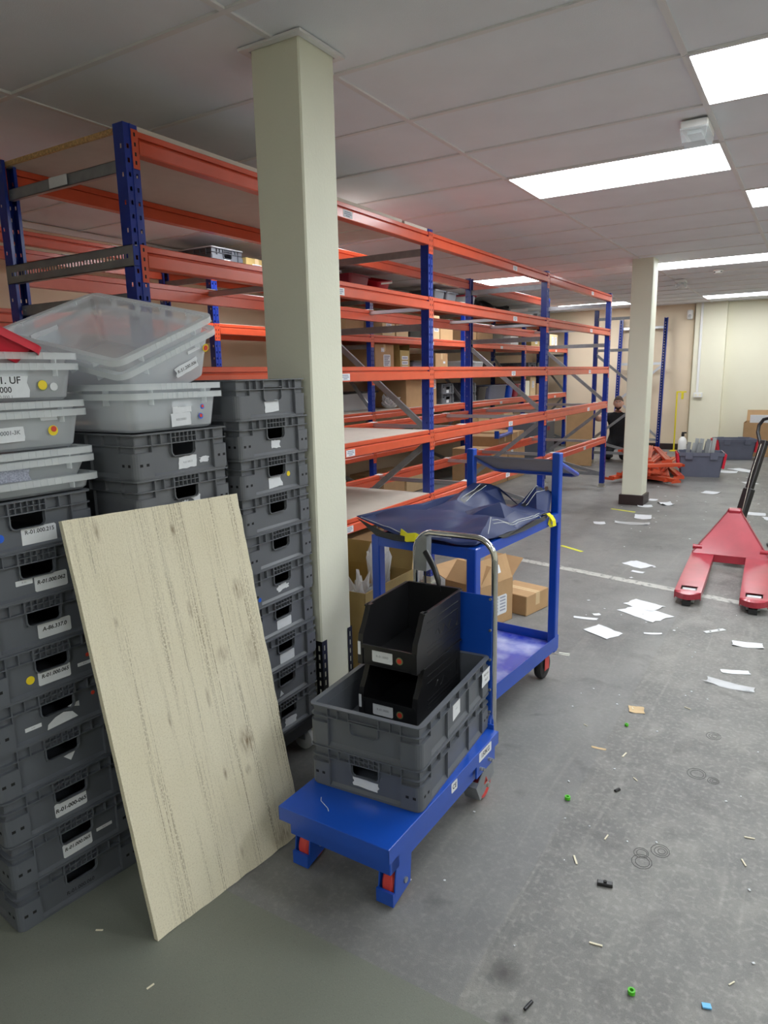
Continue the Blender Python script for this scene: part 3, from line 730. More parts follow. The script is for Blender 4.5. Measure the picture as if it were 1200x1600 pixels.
# on the left stack
GCA = 'clear bins nested on the left crate stack'
rA = R(-2); ca = (AX0-.008-.29*math.cos(rA), AY0+.006-.29*math.sin(rA))
def MA(z, dx=0, dy=0, rr=0): return T(ca[0]+dx, ca[1]+dy, z, rA+rr)
a1 = clear_bin('shallow clear tray directly on the top crate of left stack', MA(1.201), H=.046, taper=.008, group=GCA)
a2 = clear_bin('clear tray nested second in the pile on the left stack, faded paper label', MA(1.205,-.004), H=.094, taper=.030, W=.385, group=GCA)
a3 = clear_bin('clear bin nested third in the pile on the left stack, below the dotted bin', MA(1.22,-.006), H=.102, taper=.034, W=.382, group=GCA)
a4 = clear_bin('clear bin on left stack with worn white label and red and yellow dots', MA(1.323,-.014), H=.104, taper=.014, W=.378, group=GCA)
a5 = clear_bin('clear bin nested just inside the red and yellow dotted bin', MA(1.345,-.016), H=.106, taper=.030, W=.374, group=GCA)
a6 = clear_bin('clear bin on left stack with large torn printed label and yellow dot', MA(1.452,-.022), H=.098, taper=.012, W=.37, group=GCA)
a7 = clear_bin('topmost clear bin on the left stack, holding the red tray', MA(1.472,-.024), H=.106, taper=.028, W=.366, group=GCA)
q = a2; f = fx(.278,-.06,.062); sticker(q, f, .11, .04, .15, 21, 'paper_print')
x4 = binface(.05,.104,taper=.014); f = fx(x4,-.045,.045,R(1)); sticker(a4, f, .105, .04, .12, 22); lettering('R-00001-3K', .015, a4, off(f,0,.004), 'ink_grey', .1, .0004)
f = fx(x4+.002,.082,.048); dot(a4, f, .014, 'dot_yellow'); dot(a4, off(f,.002,.004,.001), .008, 'dot_red'); sticker(a4, fx(x4+.004,.072,.082), .05, .012, .1, 23)
x6 = binface(.05,.098,taper=.012); f = fx(x6,-.045,.048); sticker(a6, f, .17, .082, .12, 24)
lettering('-00 1.1. UF', .026, a6, off(f,0,.006), 'ink', 0, .0004); lettering('aflet: 3000', .021, a6, off(f,-.012,-.018), 'ink', 0, .0003); lettering('020.000 1', .012, a6, off(f,.01,-.036), 'ink_grey')
f = fx(x6+.001,.071,.040); dot(a6, f, .0145, 'dot_green'); dot(a6, off(f,0,.001,.0009), .0125, 'dot_yellow'); dot(a6, fx(x6+.001,.103,.036), .011, 'paper_white')
# red tray tilted inside the top bin
rd = thing('red_tray', 'red plastic tray tipped up inside the top clear bin', 'tray', mx=T(-1.97, .965, 1.605, R(-3), rx=R(-25), ry=R(2)))
mb = MB(); n_ = 0
mb.loft([rrect(.40,.24,.02,0), rrect(.44,.28,.025,.06), rrect(.434,.274,.024,.06), rrect(.395,.235,.018,.004)], True, True); mb.build('tub', 'red_plastic', rd, smooth=35)
rb = MB(); ring(rb, .468, .308, .03, .016, .056, .06); ring(rb, .468, .308, .03, .003, .04, .058)
for q in range(9): rb.box(-.2+q*.05-.001, -.2+q*.05+.001, -.152, -.14, .042, .057)
rb.build('rim', 'red_plastic', rd, smooth=35)
# on the middle stack
GCB = 'clear bins piled on the middle crate stack'
bx_, by_, ba_ = stackpos(-1.632, 1.478, 1)
b1 = clear_bin('clear bin standing on middle stack with two pale labels and red dots', T(bx_, by_, 1.350, ba_), H=.113, taper=.012, W=.388, group=GCB)
b2 = clear_bin('clear bin nested inside the lowest bin of the middle stack', T(bx_-.002, by_, 1.378, ba_), H=.112, taper=.030, W=.384, group=GCB)
xb = binface(.05,.113,taper=.012)
f = fx(xb,.022,.070,R(2)); sticker(b1, f, .078, .04, .06, 31); lettering('R-00001', .010, b1, off(f), 'ink_grey', .2)
f = fx(xb,.016,.030,R(2)); sticker(b1, f, .08, .04, .05, 32); lettering('R00.00001', .010, b1, off(f), 'ink_grey', .2)
for yy, zz, r_ in ((.107,.065,.008),(.098,.036,.0095)):
    f = fx(xb+.0005,yy,zz); dot(b1, f, r_, 'dot_blue'); dot(b1, off(f,.0,.001), r_*.62, 'dot_red')
tilt = R(22.5)
def MT(dz): # tipped towards the camera: low edge (small y) dips into the bin below
    return T(bx_-.002, 1.462, 1.642, R(1)) @ Matrix.Rotation(R(11),4,'Y') @ Matrix.Rotation(tilt,4,'X') @ Matrix.Translation((0,0,dz-.155))
b3 = clear_bin('tipped clear bin with label R-51.200.006 and orange dot', MT(0), H=.155, taper=.034, W=.40, group=GCB)
b4 = clear_bin('topmost tipped clear bin with a ragged white label inside', MT(.040)@Matrix.Translation((0,-.004,0)), H=.157, taper=.036, W=.396, group=GCB)
x3 = binface(.09,.155,taper=.034); f = fx(x3+.002,.06,.070,R(2)) ; sticker(b3, f, .10, .034, .15, 33); lettering('R-51.200.006', .015, b3, off(f), 'ink', 0, .0002)
f = fx(x3+.006,.148,.100); dot(b3, f, .0125, 'dot_yellow'); dot(b3, off(f), .0085, 'dot_red'); sticker(b3, fx(x3+.006,.098,.112), .05, .010)
f = basis((-x3-.002+.004,-.05,.09),(0,1,0),(0,0,1),(1,0,0)); sticker(b4, f, .11, .05, .2, 34, name='label'); sticker(b4, basis((-x3+.002,.0,.055),(0,1,0),(0,0,1),(1,0,0)), .07, .02, .5, 35)

# ================================================================= leaning board
BLc, BRc, TLc, TRc = Vector((-1.397,1.037,.003)), Vector((-1.345,1.60,.003)), Vector((-1.645,1.060,1.145)), Vector((-1.612,1.655,1.125))
ex = (BRc-BLc).normalized(); ez = ex.cross(((TLc-BLc)+(TRc-BRc))*.5).normalized(); ey = ez.cross(ex)
BM = basis(BLc, ex, ey, ez); inv = BM.inverted()
cn = [inv @ p for p in (BLc, BRc, TRc, TLc)]; rg = random.Random(5); poly = []
for a in range(4):
    p, q_ = cn[a], cn[(a+1)%4]; n = 26 if a % 2 else 16
    for k in range(n):
        p_ = p.lerp(q_, k/n); jit = (.0022 if a in (0,1) else .0006)*(k > 0)
        poly.append((p_.x+rg.uniform(-jit,jit), p_.y+rg.uniform(-jit,jit)))
bo = MB().prism(poly, -.017, 0, 'z').build('leaning_board', 'osb_board', mx=BM)
tag(bo, 'rough pale fibre board leaning on the crate stacks', 'board')
# ================================================================= lift trolley
tr = thing('lift_trolley', 'blue lift trolley with chrome handle and red wheels, carrying grey crates and black bins', 'trolley', (-1.067,1.77,0), R(-.8))
PZ = .243
pl = MB(); pl.box(-.195,.195,-.37,.37,PZ-.004,PZ,b=.002)
for a in (-1,1):
    pl.box(min(a*.195,a*.192),max(a*.195,a*.192),-.37,.37,PZ-.046,PZ-.002); pl.box(-.195,.195,min(a*.37,a*.367),max(a*.37,a*.367),PZ-.046,PZ-.002)
pl.build('platform', 'trolley_blue', tr)
ch = MB()
for a in (-1,1): ch.box(a*.155-.025,a*.155+.025,-.335,.36,.135,.198,b=.003)
ch.box(-.18,.18,-.34,-.29,.135,.197,b=.003); ch.box(-.18,.18,.30,.36,.135,.185,b=.003)
ch.build('chassis', 'trolley_blue', tr)
for a in (-1,1):
    for s_ in (-1,1):
        MB().box(a*.115-.005+s_*.004,a*.115+.005+s_*.004,-.30,.30,-.014,.014,mx=T(0,0,.178,rx=s_*R(2.5))).build('scissor_arm', 'trolley_blue', tr)
WH = MB().lathe([(.0,-.016),(.030,-.016),(.034,-.019),(.050,-.019),(.056,-.012),(.056,.012),(.050,.019),(.034,.019),(.030,.016),(.0,.016)], 24, Matrix.Rotation(R(90),4,'Y')).mesh('wheel', 40)
HUB = MB().cyl((-.034,0,0),(.034,0,0),.009,8).mesh('axle')
for a in (-1,1):
    x = a*.155-.015
    wo = inst('wheel', WH, 'wheel_red', tr, T(x,-.245,.057)); inst('axle', HUB, 'zinc', wo)
    fk = MB()
    for s_ in (-1,1): fk.prism([(-.305,.012),(-.215,.03),(-.205,.14),(-.29,.14)], x+s_*.027-.002, x+s_*.027+.002, 'x')
    fk.box(x-.029,x+.029,-.312,-.303,.010,.052); fk.box(x-.029,x+.029,-.31,-.2,.136,.14)
    fk.build('wheel_bracket', 'trolley_blue', tr)
for a in (-1,1):
    x = a*.15
    wo = inst('wheel', WH, 'wheel_red', tr, T(x,.315,.057,R(0))); inst('axle', HUB, 'zinc', wo)
    fk = MB()
    for s_ in (-1,1): fk.prism([(.25,.035),(.285,.04),(.37,.075),(.36,.132),(.28,.132),(.235,.10)], x+s_*.027-.0015, x+s_*.027+.0015, 'x')
    fk.box(x-.029,x+.029,.28,.37,.130,.134); fk.build('caster_fork', 'galv', tr)
    if a == 1:
        MB().prism([(.235,.105),(.215,.095),(.25,.03),(.262,.035)], x-.028, x+.031, 'x').build('brake_lever', 'galv', tr)
        w_ = sticker(tr, fx(x+.0291,.300,.085), .03, .026, name='warning_triangle', material='dot_red', shape=[(-.015,-.012),(.015,-.012),(0,.013)])
        sticker(tr, off(fx(x+.0291,.300,.084)), .02, .018, name='warning_mark', material='slot_dark', shape=[(-.007,-.006),(.007,-.006),(0,.006)])
# side plates
def side_label(y, w_, txt, size):
    f = fx(.1953, y, PZ-.023); sticker(tr, f, w_, .034, name='rating_label'); lettering(txt, size, tr, off(f), 'ink', 0, .0006)
side_label(.255, .10, '150KG', .024); side_label(.02, .04, 'CE', .022)
for y in (.215,.285):
    MB().cyl((.19,y,.178),(.203,y,.178),.006,8).build('bolt', 'zinc', tr); MB().cyl((.19,y+.02,.165),(.203,y+.02,.165),.006,8).build('bolt', 'zinc', tr)
MB().box(.188,.194,.19,.34,.15,.2).build('hinge_plate', 'trolley_blue', tr)
for a in (-1,1): MB().prism([(.375,.16),(.43,.16),(.43,.27),(.41,.285),(.385,.285),(.375,.27)], a*.155-.004, a*.155+.004, 'x').box(a*.155-.02,a*.155+.02,.37,.376,.16,.26).build('handle_bracket', 'trolley_blue', tr)
HY = .405
pts = [(-.158,HY,.19),(-.158,HY,.86)]
for k in range(1,8): t_ = R(90*k/8); pts.append((-.158+.075*(1-math.cos(t_)),HY,.86+.075*math.sin(t_)))
for k in range(0,8): t_ = R(90*k/8); pts.append((.083+.075*math.sin(t_),HY,.86+.075*math.cos(t_)))
pts += [(.158,HY,.86),(.158,HY,.19)]
MB().tube(pts, .0115, 14).build('handle', 'chrome', tr, smooth=50)
bp = MB().box(-.170,.158,HY-.018,HY-.0145,.29,.735,b=.001).build('back_plate', 'trolley_blue', tr)
sw = MB().cyl((0,-.003,0),(0,.003,0),.005,10).mesh('screw')
for a in (-.165,.152):
    for z in (.725,.61,.50,.385,.30): inst('screw', sw, 'zinc', tr, T(a,HY-.02,z))
# release lever, its mount and cable
lv = MB(); lv.prism([(-.155,.79),(-.105,.79),(-.102,.92),(-.12,.925),(-.15,.905)], HY-.018, HY+.018, 'y'); lv.build('lever_mount', 'galv', tr)
g = [(-.108,HY-.015,.862),(-.085,HY-.03,.845),(-.055,HY-.045,.812),(-.035,HY-.055,.775),(-.03,HY-.058,.75)]
MB().tube(g, [.012,.012,.011,.010,.006], 10).build('release_lever', 'black_plastic', tr, smooth=60)
MB().tube([(-.12,HY,.79),(-.118,HY,.72),(-.13,HY-.005,.6),(-.14,HY+.01,.45),(-.14,HY+.01,.26)], .004, 6).build('cable', 'rubber', tr)
# pale hair-thin thread lying on the platform
tag(MB().tube([(-1.18,1.50,PZ+.001),(-1.17,1.485,PZ+.001),(-1.15,1.475,PZ+.001),(-1.13,1.465,PZ+.001),(-1.12,1.455,PZ+.001)], .0009, 5).build('thread', 'paper_white'), 'thin white thread lying on the blue trolley platform', 'thread')

GT = 'grey crates on the lift trolley'
rc = R(3.6); cx_, cy_ = -1.082, 1.853
k1 = crate('lower grey crate on the trolley with grid handle and torn white label', cx_, cy_, PZ+.001, rc+R(90), 'grid', 'crate_dark', GT)
k2 = crate('upper grey crate on the trolley holding two black picking bins', cx_, cy_, PZ+.136, rc+R(90), 'plain', 'crate_dark', GT)
# after the quarter turn the end that faces the camera looks along local -x
def fn(x, y, z, roll=0): return basis((x,y,z), (0,-1,0), (0,0,1), (-1,0,0)) @ Matrix.Rotation(roll,4,'Z')
sticker(k1, fn(-P, -.0, .038, R(-3)), .095, .032, .2, 41)
def fl_(x, y, z, roll=0): return basis((x,y,z), (1,0,0), (0,0,1), (0,-1,0)) @ Matrix.Rotation(roll,4,'Z')
PW = CW/2-.014+.002
f = fl_(.0,-PW,.065); sticker(k2, f, .06, .06, shape=[(-.03,-.032),(.03,-.026),(.03,.03),(.02,.032),(-.03,.026)])
lettering('F-01', .010, k2, off(f), 'ink_grey')
f = fl_(.243,-CW/2+.0015-.0015,.075); sticker(k2, f, .08, .055, .1, 43); lettering('PPO 0.4', .013, k2, off(f,0,.010), 'ink', 0, .0002); lettering('HR D', .013, k2, off(f,.004,-.010), 'ink', 0, .0002)

# ---- black open-front picking bins
def picking_bin(label, x, y, z, rz, tagdir):
    t = thing('picking_bin', label, 'bin', (x,y,z), rz, 'black picking bins on the trolley')
    W_, L_, H_ = .205, .345, .185; h = W_/2
    prof = [(-L_/2,0),(L_/2,0),(L_/2,H_),(-L_/2+.055,H_),(-L_/2+.022,.125),(-L_/2+.006,.10),(-L_/2,.07)]
    sd = MB()
    for s_ in (-1,1): sd.prism(prof, s_*h-.0016, s_*h+.0016, 'x')
    sd.box(-h,h,L_/2-.003,L_/2,0,H_); sd.box(-h,h,-L_/2,L_/2,.004,.008)
    sd.box(-h,h,-L_/2,-L_/2+.003,0,.070)
    sd.build('shell', 'black_plastic', t)
    for s_ in (-1,1):
        rm = MB(); rm.box(min(s_*h,s_*(h+.009)),max(s_*h,s_*(h+.009)),-L_/2+.05,L_/2,H_-.006,H_)
        # thick curved front post
        o = [(-L_/2+.055,H_),(-L_/2+.022,.125),(-L_/2+.004,.10),(-L_/2-.004,.06),(-L_/2-.004,0),(-L_/2+.02,0),(-L_/2+.03,.09),(-L_/2+.045,.125),(-L_/2+.075,H_)]
        rm.prism(o, min(s_*(h-.012),s_*(h+.006)), max(s_*(h-.012),s_*(h+.006)), 'x')
        for zz in (.03,.045,.06,.12,.145): rm.box(min(s_*h,s_*(h+.0035)),max(s_*h,s_*(h+.0035)),-L_/2+.08,L_/2-.02,zz,zz+.0018)
        rm.build('side_rim', 'black_plastic', t)
    rm = MB()
    MB().box(-h,h,L_/2,L_/2+.008,H_-.006,H_).box(-.03,.03,L_/2-.006,L_/2+.001,H_-.02,H_-.003).build('back_rim', 'black_plastic', t); MB().box(-h,h,-L_/2-.005,-L_/2+.001,.056,.070).build('front_lip', 'black_plastic', t)
    sq = [(h+.0018, -.03+.0165*k, .088+.016*math.sin(k*1.9)+.008*math.sin(k*3.1)) for k in range(0,9)]
    fine = []
    for k in range(len(sq)-1):
        for q in range(4): f_ = q/4; fine.append(tuple(Vector(sq[k]).lerp(Vector(sq[k+1]), f_)))
    MB().tube(fine, .0014, 5).build('embossed_script', 'black_plastic', t)
    MB().tube([(h+.0018,-.05,.064),(h+.0018,.135,.064),(h+.0018,.145,.075),(h+.0018,.145,.12)], .0012, 5).build('embossed_frame', 'black_plastic', t)
    f = fy(-.018,-L_/2-.0005,.036); sticker(t, f, .075, .040); lettering('R-01.0000', .011, t, off(f), 'ink_grey')
    f = fy(.045,-L_/2-.0008,.034); dot(t, f, .0125, 'dot_green'); dot(t, off(f), .0085, 'dot_red')
    sticker(t, fy(-h+.001,-L_/2-.0052,.055), .010, .045)
    return t
picking_bin('lower black open-front bin inside the grey crate', -1.108, 1.940, PZ+.136+.010, R(2), 0)
picking_bin('upper black open-front bin stacked on the other one', -1.106, 1.940, PZ+.136+.010+.1855, R(2), 0)

# ================================================================= blue shelf cart
ct = thing('shelf_cart', 'blue steel two-tier shelf cart with a sloped rear desk', 'cart', (-1.278,2.808,0), R(-4.2))
HW, HL = .25, .43; PT = .02
TZ = .84
ps = lambda x, y, z1, r_=PT: MB().box(x-r_, x+r_, y-r_, y+r_, .13, z1, b=.004).build('post', 'cart_blue', ct)
for a in (-1,1):
    ps(a*(HW-PT), -HL+PT, TZ, .021); ps(a*(HW-PT), HL-PT, 1.125)
rl = MB()
for a in (-1,1): rl.box(min(a*HW,a*(HW-.025)),max(a*HW,a*(HW-.025)),-HL+.02,HL-.02,TZ-.045,TZ-.001)
for a in (-1,1): rl.box(-HW+.02,HW-.02,min(a*HL,a*(HL-.025)),max(a*HL,a*(HL-.025)),TZ-.045,TZ-.001)
rl.build('table_frame', 'cart_blue', ct)
MB().box(-HW+.02,HW-.02,-HL+.02,HL-.02,TZ-.03,TZ-.026).build('table_top', 'cart_blue', ct)
ty = MB(); ty.box(-HW,HW,-HL,HL,.165,.170); ty.build('tray_floor', 'tray_blue_glare', ct)
te = MB()
for a in (-1,1): te.box(min(a*HW,a*(HW+.003)),max(a*HW,a*(HW+.003)),-HL,HL,.145,.215); te.box(-HW,HW,min(a*HL,a*(HL+.003)),max(a*HL,a*(HL+.003)),.145,.215)
te.build('tray_edge', 'cart_blue', ct)
# sloped rear desk
dm = basis((0,HL-.03,1.085), (1,0,0), Vector((0,.28,-.10)).normalized(), Vector((0,.10,.28)).normalized())
MB().box(-HW+.02,HW-.02,.0,.29,.002,.008).build('desk_panel', 'grey_blue_plastic', ct, dm)
dr = MB(); 
dr.tube([(-HW+.02,.0,0),(-HW+.02,.285,0),(-HW+.05,.305,0),(HW-.05,.305,0),(HW-.02,.285,0),(HW-.02,0,0)], .0125, 8); dr.build('desk_frame', 'cart_blue', ct, dm, smooth=50)
for xx, yy in ((-.02,.05),(.06,.03),(.02,.11),(.12,.06)):
    sticker(ct, dm @ T(xx,yy,.0085,R(random.uniform(0,90))), .03, .008, .3, int(xx*100)+60, name='paper_scrap')
for a in (-1,1):
    for b in (-1,1):
        x, y = a*(HW-.05), b*(HL-.07)
        cw = MB().lathe([(.0,-.013),(.038,-.015),(.040,-.019),(.060,-.017),(.065,-.008),(.065,.008),(.060,.017),(.040,.019),(.038,.015),(0,.013)], 22, T(x,y,.0655)@Matrix.Rotation(R(90),4,'Y')).build('wheel', 'rubber', ct, smooth=40)
        MB().box(x-.0025-.024,x-.024,y-.025,y+.025,.05,.145).box(x+.024,x+.0265,y-.025,y+.025,.05,.145).box(x-.03,x+.03,y-.035,y+.035,.140,.146).build('caster_fork', 'wheel_red' if (a==1 and b==1) else 'galv', ct)
MB().tube([(HW-.045,HL-.02,.115),(HW+.02,HL+.01,.11),(HW+.05,HL+.03,.105),(HW+.045,HL+.05,.105),(HW+.0,HL+.02,.112)], .003, 6).build('brake_pedal', 'zinc', ct)

# ---- navy tarpaulin thrown over the cart top
from mathutils.bvhtree import BVHTree
from mathutils.geometry import delaunay_2d_cdt
TP = [(-.345,-.408,.90),(-.18,-.43,.857),(0,-.44,.85),(.14,-.44,.85),(.24,-.41,.848),
 (.245,-.24,.85),(.252,-.05,.848),(.247,.15,.852),(.24,.30,.853),(.21,.40,.908),(.146,.36,.926),(.10,.30,.88),(.20,.25,.862),(.06,.40,.85),
 (-.07,.40,.905),(-.13,.41,.915),(-.205,.375,.945),(-.245,.30,.885),(-.02,.38,.852),(.02,.30,.846),
 (-.25,.15,.858),(-.272,0,.857),(-.295,-.18,.872),(-.325,-.30,.886),
 (-.24,-.23,.897),(-.22,-.06,.866),(-.15,.12,.892),(-.18,.25,.930),(-.10,.30,.905),(-.055,.03,.870),(-.02,-.25,.878),(.115,.042,.908),
 (.03,-.06,.872),(0,.156,.856),(.10,.18,.870),(.17,-.02,.866),(.18,-.18,.890),(.10,-.14,.880),(.06,-.34,.862),(-.13,-.33,.876),(.16,.10,.882),(-.08,-.12,.882),(.22,-.32,.872)]
res = delaunay_2d_cdt([Vector(p[:2]) for p in TP], [], [], 0, .0001)
bm = bmesh.new(); bv = [bm.verts.new((v.x, v.y, .85+(TP[res[3][i][0]][2]-.85)*(1.4 if TP[res[3][i][0]][2] < .93 and v.x > -.30 else 1.05))) for i, v in enumerate(res[0])]
for f_ in res[2]:
    c_ = sum((res[0][i] for i in f_), Vector((0,0)))/3
    if -.02 < c_.x < .05 and c_.y > .36: continue          # open gap between the two bunched ends
    bm.faces.new([bv[i] for i in f_])
bmesh.ops.subdivide_edges(bm, edges=bm.edges, cuts=4, use_grid_fill=True)
for v in bm.verts:
    x, y = v.co.x, v.co.y
    v.co.z += .009*abs(math.sin(13*x+6*y+.4))+.007*abs(math.sin(-9*x+17*y))+.0015*math.sin(41*x+23*y)-.007
bmesh.ops.recalc_face_normals(bm, faces=bm.faces)
if sum(f_.normal.z for f_ in bm.faces) < 0: bmesh.ops.reverse_faces(bm, faces=bm.faces)
tarp_tree = BVHTree.FromBMesh(bm)
tp = thing('tarpaulin', 'crumpled navy tarpaulin with white stitching and yellow straps on the blue cart', 'tarpaulin', (-1.278,2.808,0), R(-4.2))
me = bpy.data.meshes.new('cloth'); bm.to_mesh(me); bm.free()
for p in me.polygons: p.use_smooth = True
me.set_sharp_from_angle(angle=R(22)); co = inst('cloth', me, 'tarp_navy', tp)
sm = co.modifiers.new('thick', 'SOLIDIFY'); sm.thickness = .0025; sm.offset = 1
def tarp_h(x, y):
    h = tarp_tree.ray_cast(Vector((x,y,2)), Vector((0,0,-1)))
    return (h[0].z if h[0] else .85)-TZ
def on_tarp(pts, lift=.004): return [(x, y, TZ+tarp_h(x,y)+lift) for x, y in pts]
def line2(a, b, n=18): return [(a[0]+(b[0]-a[0])*k/n, a[1]+(b[1]-a[1])*k/n) for k in range(n+1)]
for a, b in (((.195,-.19),(.235,.20)),((.207,-.20),(.246,.19)),((-.33,-.395),(-.03,-.425)),((-.14,.14),(-.155,.36)),((-.115,.15),(-.125,.37)),((.11,.285),(.155,.37)),((.135,.275),(.185,.375)),((.0,-.43),(.13,-.41)),((.185,-.18),(.235,-.30))):
    MB().tube(on_tarp(line2(a,b)), .0016, 5).build('stitching', 'stitch', tp)
for (a, b, wd) in (((.122,.26),(.175,.39),.055),((-.128,.13),(-.14,.39),.05)):
    d_ = Vector((b[0]-a[0],b[1]-a[1])).normalized(); n_ = Vector((-d_.y,d_.x)); mb = MB(); vv = []; ff = []
    L_ = line2(a,b,14)
    for k, (x,y) in enumerate(L_):
        for s_ in (-1,0,1): q = (x+n_.x*wd/2*s_*.5, y+n_.y*wd/2*s_*.5); vv.append((q[0],q[1],TZ+tarp_h(*q)+.0032))
    for k in range(14):
        for s_ in (0,1): ff.append((k*3+s_,k*3+s_+1,k*3+s_+4,k*3+s_+3))
    mb.add(vv,ff).build('hem', 'tarp_black', tp)
# edges that hang down over the rails
for pts in ([(-.345,-.409,.899),(-.18,-.432,.858),(0,-.442,.852),(0,-.448,.835),(-.12,-.446,.832),(-.22,-.436,.838)],
            [(.247,-.24,.852),(.254,-.05,.85),(.249,.15,.853),(.242,.30,.854),(.256,.22,.836),(.259,-.02,.832),(.256,-.2,.838)]):
    so = MB().add(pts, [tuple(range(len(pts)))]).build('hanging_edge', 'tarp_black', tp); sm = so.modifiers.new('t','SOLIDIFY'); sm.thickness = .002
ey_ = on_tarp([(.188,.385)],.006)[0]
MB().lathe([(.006,0),(.012,0),(.012,.003),(.006,.003)], 16, T(*ey_,rx=R(55),rz=R(-20))).build('eyelet', 'zinc', tp)
ys_ = MB(); pts = [(-.12,-.405,.845),(-.10,-.43,.862),(-.06,-.443,.85),(-.02,-.445,.857),(.03,-.435,.84)]
vv = []; 
for (x,y,z) in pts: vv += [(x,y-.004,z-.016),(x,y+.006,z+.018)]
ys_.add(vv, [(2*k,2*k+2,2*k+3,2*k+1) for k in range(4)])
so = ys_.build('strap', 'yellow_strap', tp); sm = so.modifiers.new('t','SOLIDIFY'); sm.thickness = .002
ys_ = MB(); vv = []; cxp = [(.222,.245,.853),(.25,.262,.862),(.262,.272,.84),(.255,.27,.812),(.262,.28,.795),(.272,.284,.80),(.270,.28,.825),(.258,.27,.85)]
for (x,y,z) in cxp: vv += [(x,y-.014,z),(x+.004,y+.014,z)]
ys_.add(vv, [(2*k,2*k+2,2*k+3,2*k+1) for k in range(7)]); so = ys_.build('strap', 'yellow_strap', tp); sm = so.modifiers.new('t','SOLIDIFY'); sm.thickness = .002

# ================================================================= pallet truck
pt = thing('pallet_truck', 'red hand pallet truck with black pump handle on the white floor line', 'pallet truck', (-.412,4.62,0), R(2.6))
for s_ in (-1,1):
    c = s_*.19; fk = MB(); w_ = .078
    tip = [(c-w_,1.14),(c-w_,.06)]+[(c-w_+ .156*(1-math.cos(R(180*k/8)))/2, .06-.06*math.sin(R(180*k/8))) for k in range(1,8)]+[(c+w_,.06),(c+w_,1.14)]
    # top skin with an opening for the load roller
    fk.plate([c-w_,c-.05,c+.05,c+w_],[.06,.10,.19,1.14], lambda i,j: i == 1 and j == 1, lambda a,b: (a,b,.088))
    fk.plate([c-w_,c-.05,c+.05,c+w_],[.06,.10,.19,1.14], lambda i,j: i == 1 and j == 1, lambda a,b: (a,b,.082))
    arc = [(c-w_+.156*k/8, .06-.055*math.sin(math.pi*k/8)) for k in range(9)]
    for k in range(8):
        fk.add([(arc[k][0],arc[k][1],.082),(arc[k+1][0],arc[k+1][1],.082),(arc[k+1][0],.06,.088),(arc[k][0],.06,.088)],[(0,1,2,3)])
        fk.add([(arc[k][0],arc[k][1],.082),(arc[k+1][0],arc[k+1][1],.082),(arc[k+1][0],arc[k+1][1]+.004,.045),(arc[k][0],arc[k][1]+.004,.045)],[(0,1,2,3)])
    for e in (-1,1): fk.box(c+e*w_-.002,c+e*w_+.002,.06,1.14,.035,.087); fk.box(c+e*.05-.001,c+e*.05+.001,.10,.19,.05,.086)
    fk.build('fork', 'pallet_red', pt)
    for yy in (.105,.182): MB().cyl((c-.04,yy,.039),(c+.04,yy,.039),.037,18).build('load_roller', 'white_nylon', pt, smooth=40)
    MB().box(c-.025,c+.025,.012,.05,.006,.035).build('entry_roller', 'rubber', pt)
    MB().cyl((s_*.20,1.17,.13),(s_*.262,1.17,.13),.017,14).cyl((s_*.258,1.17,.13),(s_*.266,1.17,.13),.02,14).build('pivot_pin', 'pallet_red', pt)
bd = MB()
# sloped triangular front plate from the fork heel to the pump head
w0, w1 = .268, .048; yb, yt = 1.13, 1.40; zb, zt = .088, .385
bd.add([(-w0,yb,zb),(w0,yb,zb),(w1,yt,zt),(-w1,yt,zt),(-w0,yb+.03,zb-.03),(w0,yb+.03,zb-.03),(w1,yt+.03,zt),(-w1,yt+.03,zt)],
       [(0,1,2,3),(4,7,6,5),(0,4,5,1),(3,2,6,7),(0,3,7,4),(1,5,6,2)])
for s_ in (-1,1):
    bd.add([(s_*w0,yb,zb),(s_*w0,yb,.04),(s_*w0,yb+.09,.04),(s_*w1,yt+.06,zt),(s_*w1,yt,zt)], [(0,1,2,3,4)])
    bd.add([(s_*w0,yb+.005,zb+.012),(s_*(w0+.0),yb-.012,zb+.006),(s_*w1,yt-.012,zt+.008),(s_*w1,yt+.005,zt+.01)], [(0,1,2,3)])
bd.box(-.115,.115,yb-.004,yb+.02,.03,.088)
bd.box(-.05,.05,yt-.012,yt+.07,zt-.02,zt+.022,b=.012)
o = bd.build('body', 'pallet_red', pt)
pm = MB(); pm.cyl((0,yt+.05,.12),(0,yt+.05,.40),.045,18); pm.box(-.055,.055,yt-.0,yt+.12,.13,.22,b=.01); pm.build('pump', 'rubber', pt, smooth=40)
for s_ in (-1,1): MB().cyl((s_*.03-.02,yt+.06,.085),(s_*.03+.02,yt+.06,.085),.085,24).build('steer_wheel', 'rubber', pt, smooth=40)
hd = MB(); p0 = Vector((.03,yt+.09,.28)); p1 = Vector((.165,yt+.26,.93)); d_ = (p1-p0).normalized()
sx_ = Vector((1,-.8,0)).normalized(); sx_ = (sx_-d_*sx_.dot(d_)).normalized(); n_ = d_.cross(sx_)
hm = basis(p0, sx_, n_, d_); L_ = (p1-p0).length
hd.box(-.038,.038,-.03,.03,-.08,L_*.42,b=.008,mx=hm); hd.box(-.028,.028,-.022,.022,L_*.40,L_,b=.006,mx=hm); hd.build('handle', 'black_plastic', pt)
gp = MB(); lp = [(-.03,0,L_-.03),(-.085,0,L_+.06),(-.095,0,L_+.12),(-.07,0,L_+.17),(0,0,L_+.19),(.07,0,L_+.17),(.095,0,L_+.12),(.085,0,L_+.06),(.03,0,L_-.03)]
gp.tube([hm@Vector(q) for q in lp], .014, 10); gp.build('grip_loop', 'black_plastic', pt, smooth=60)
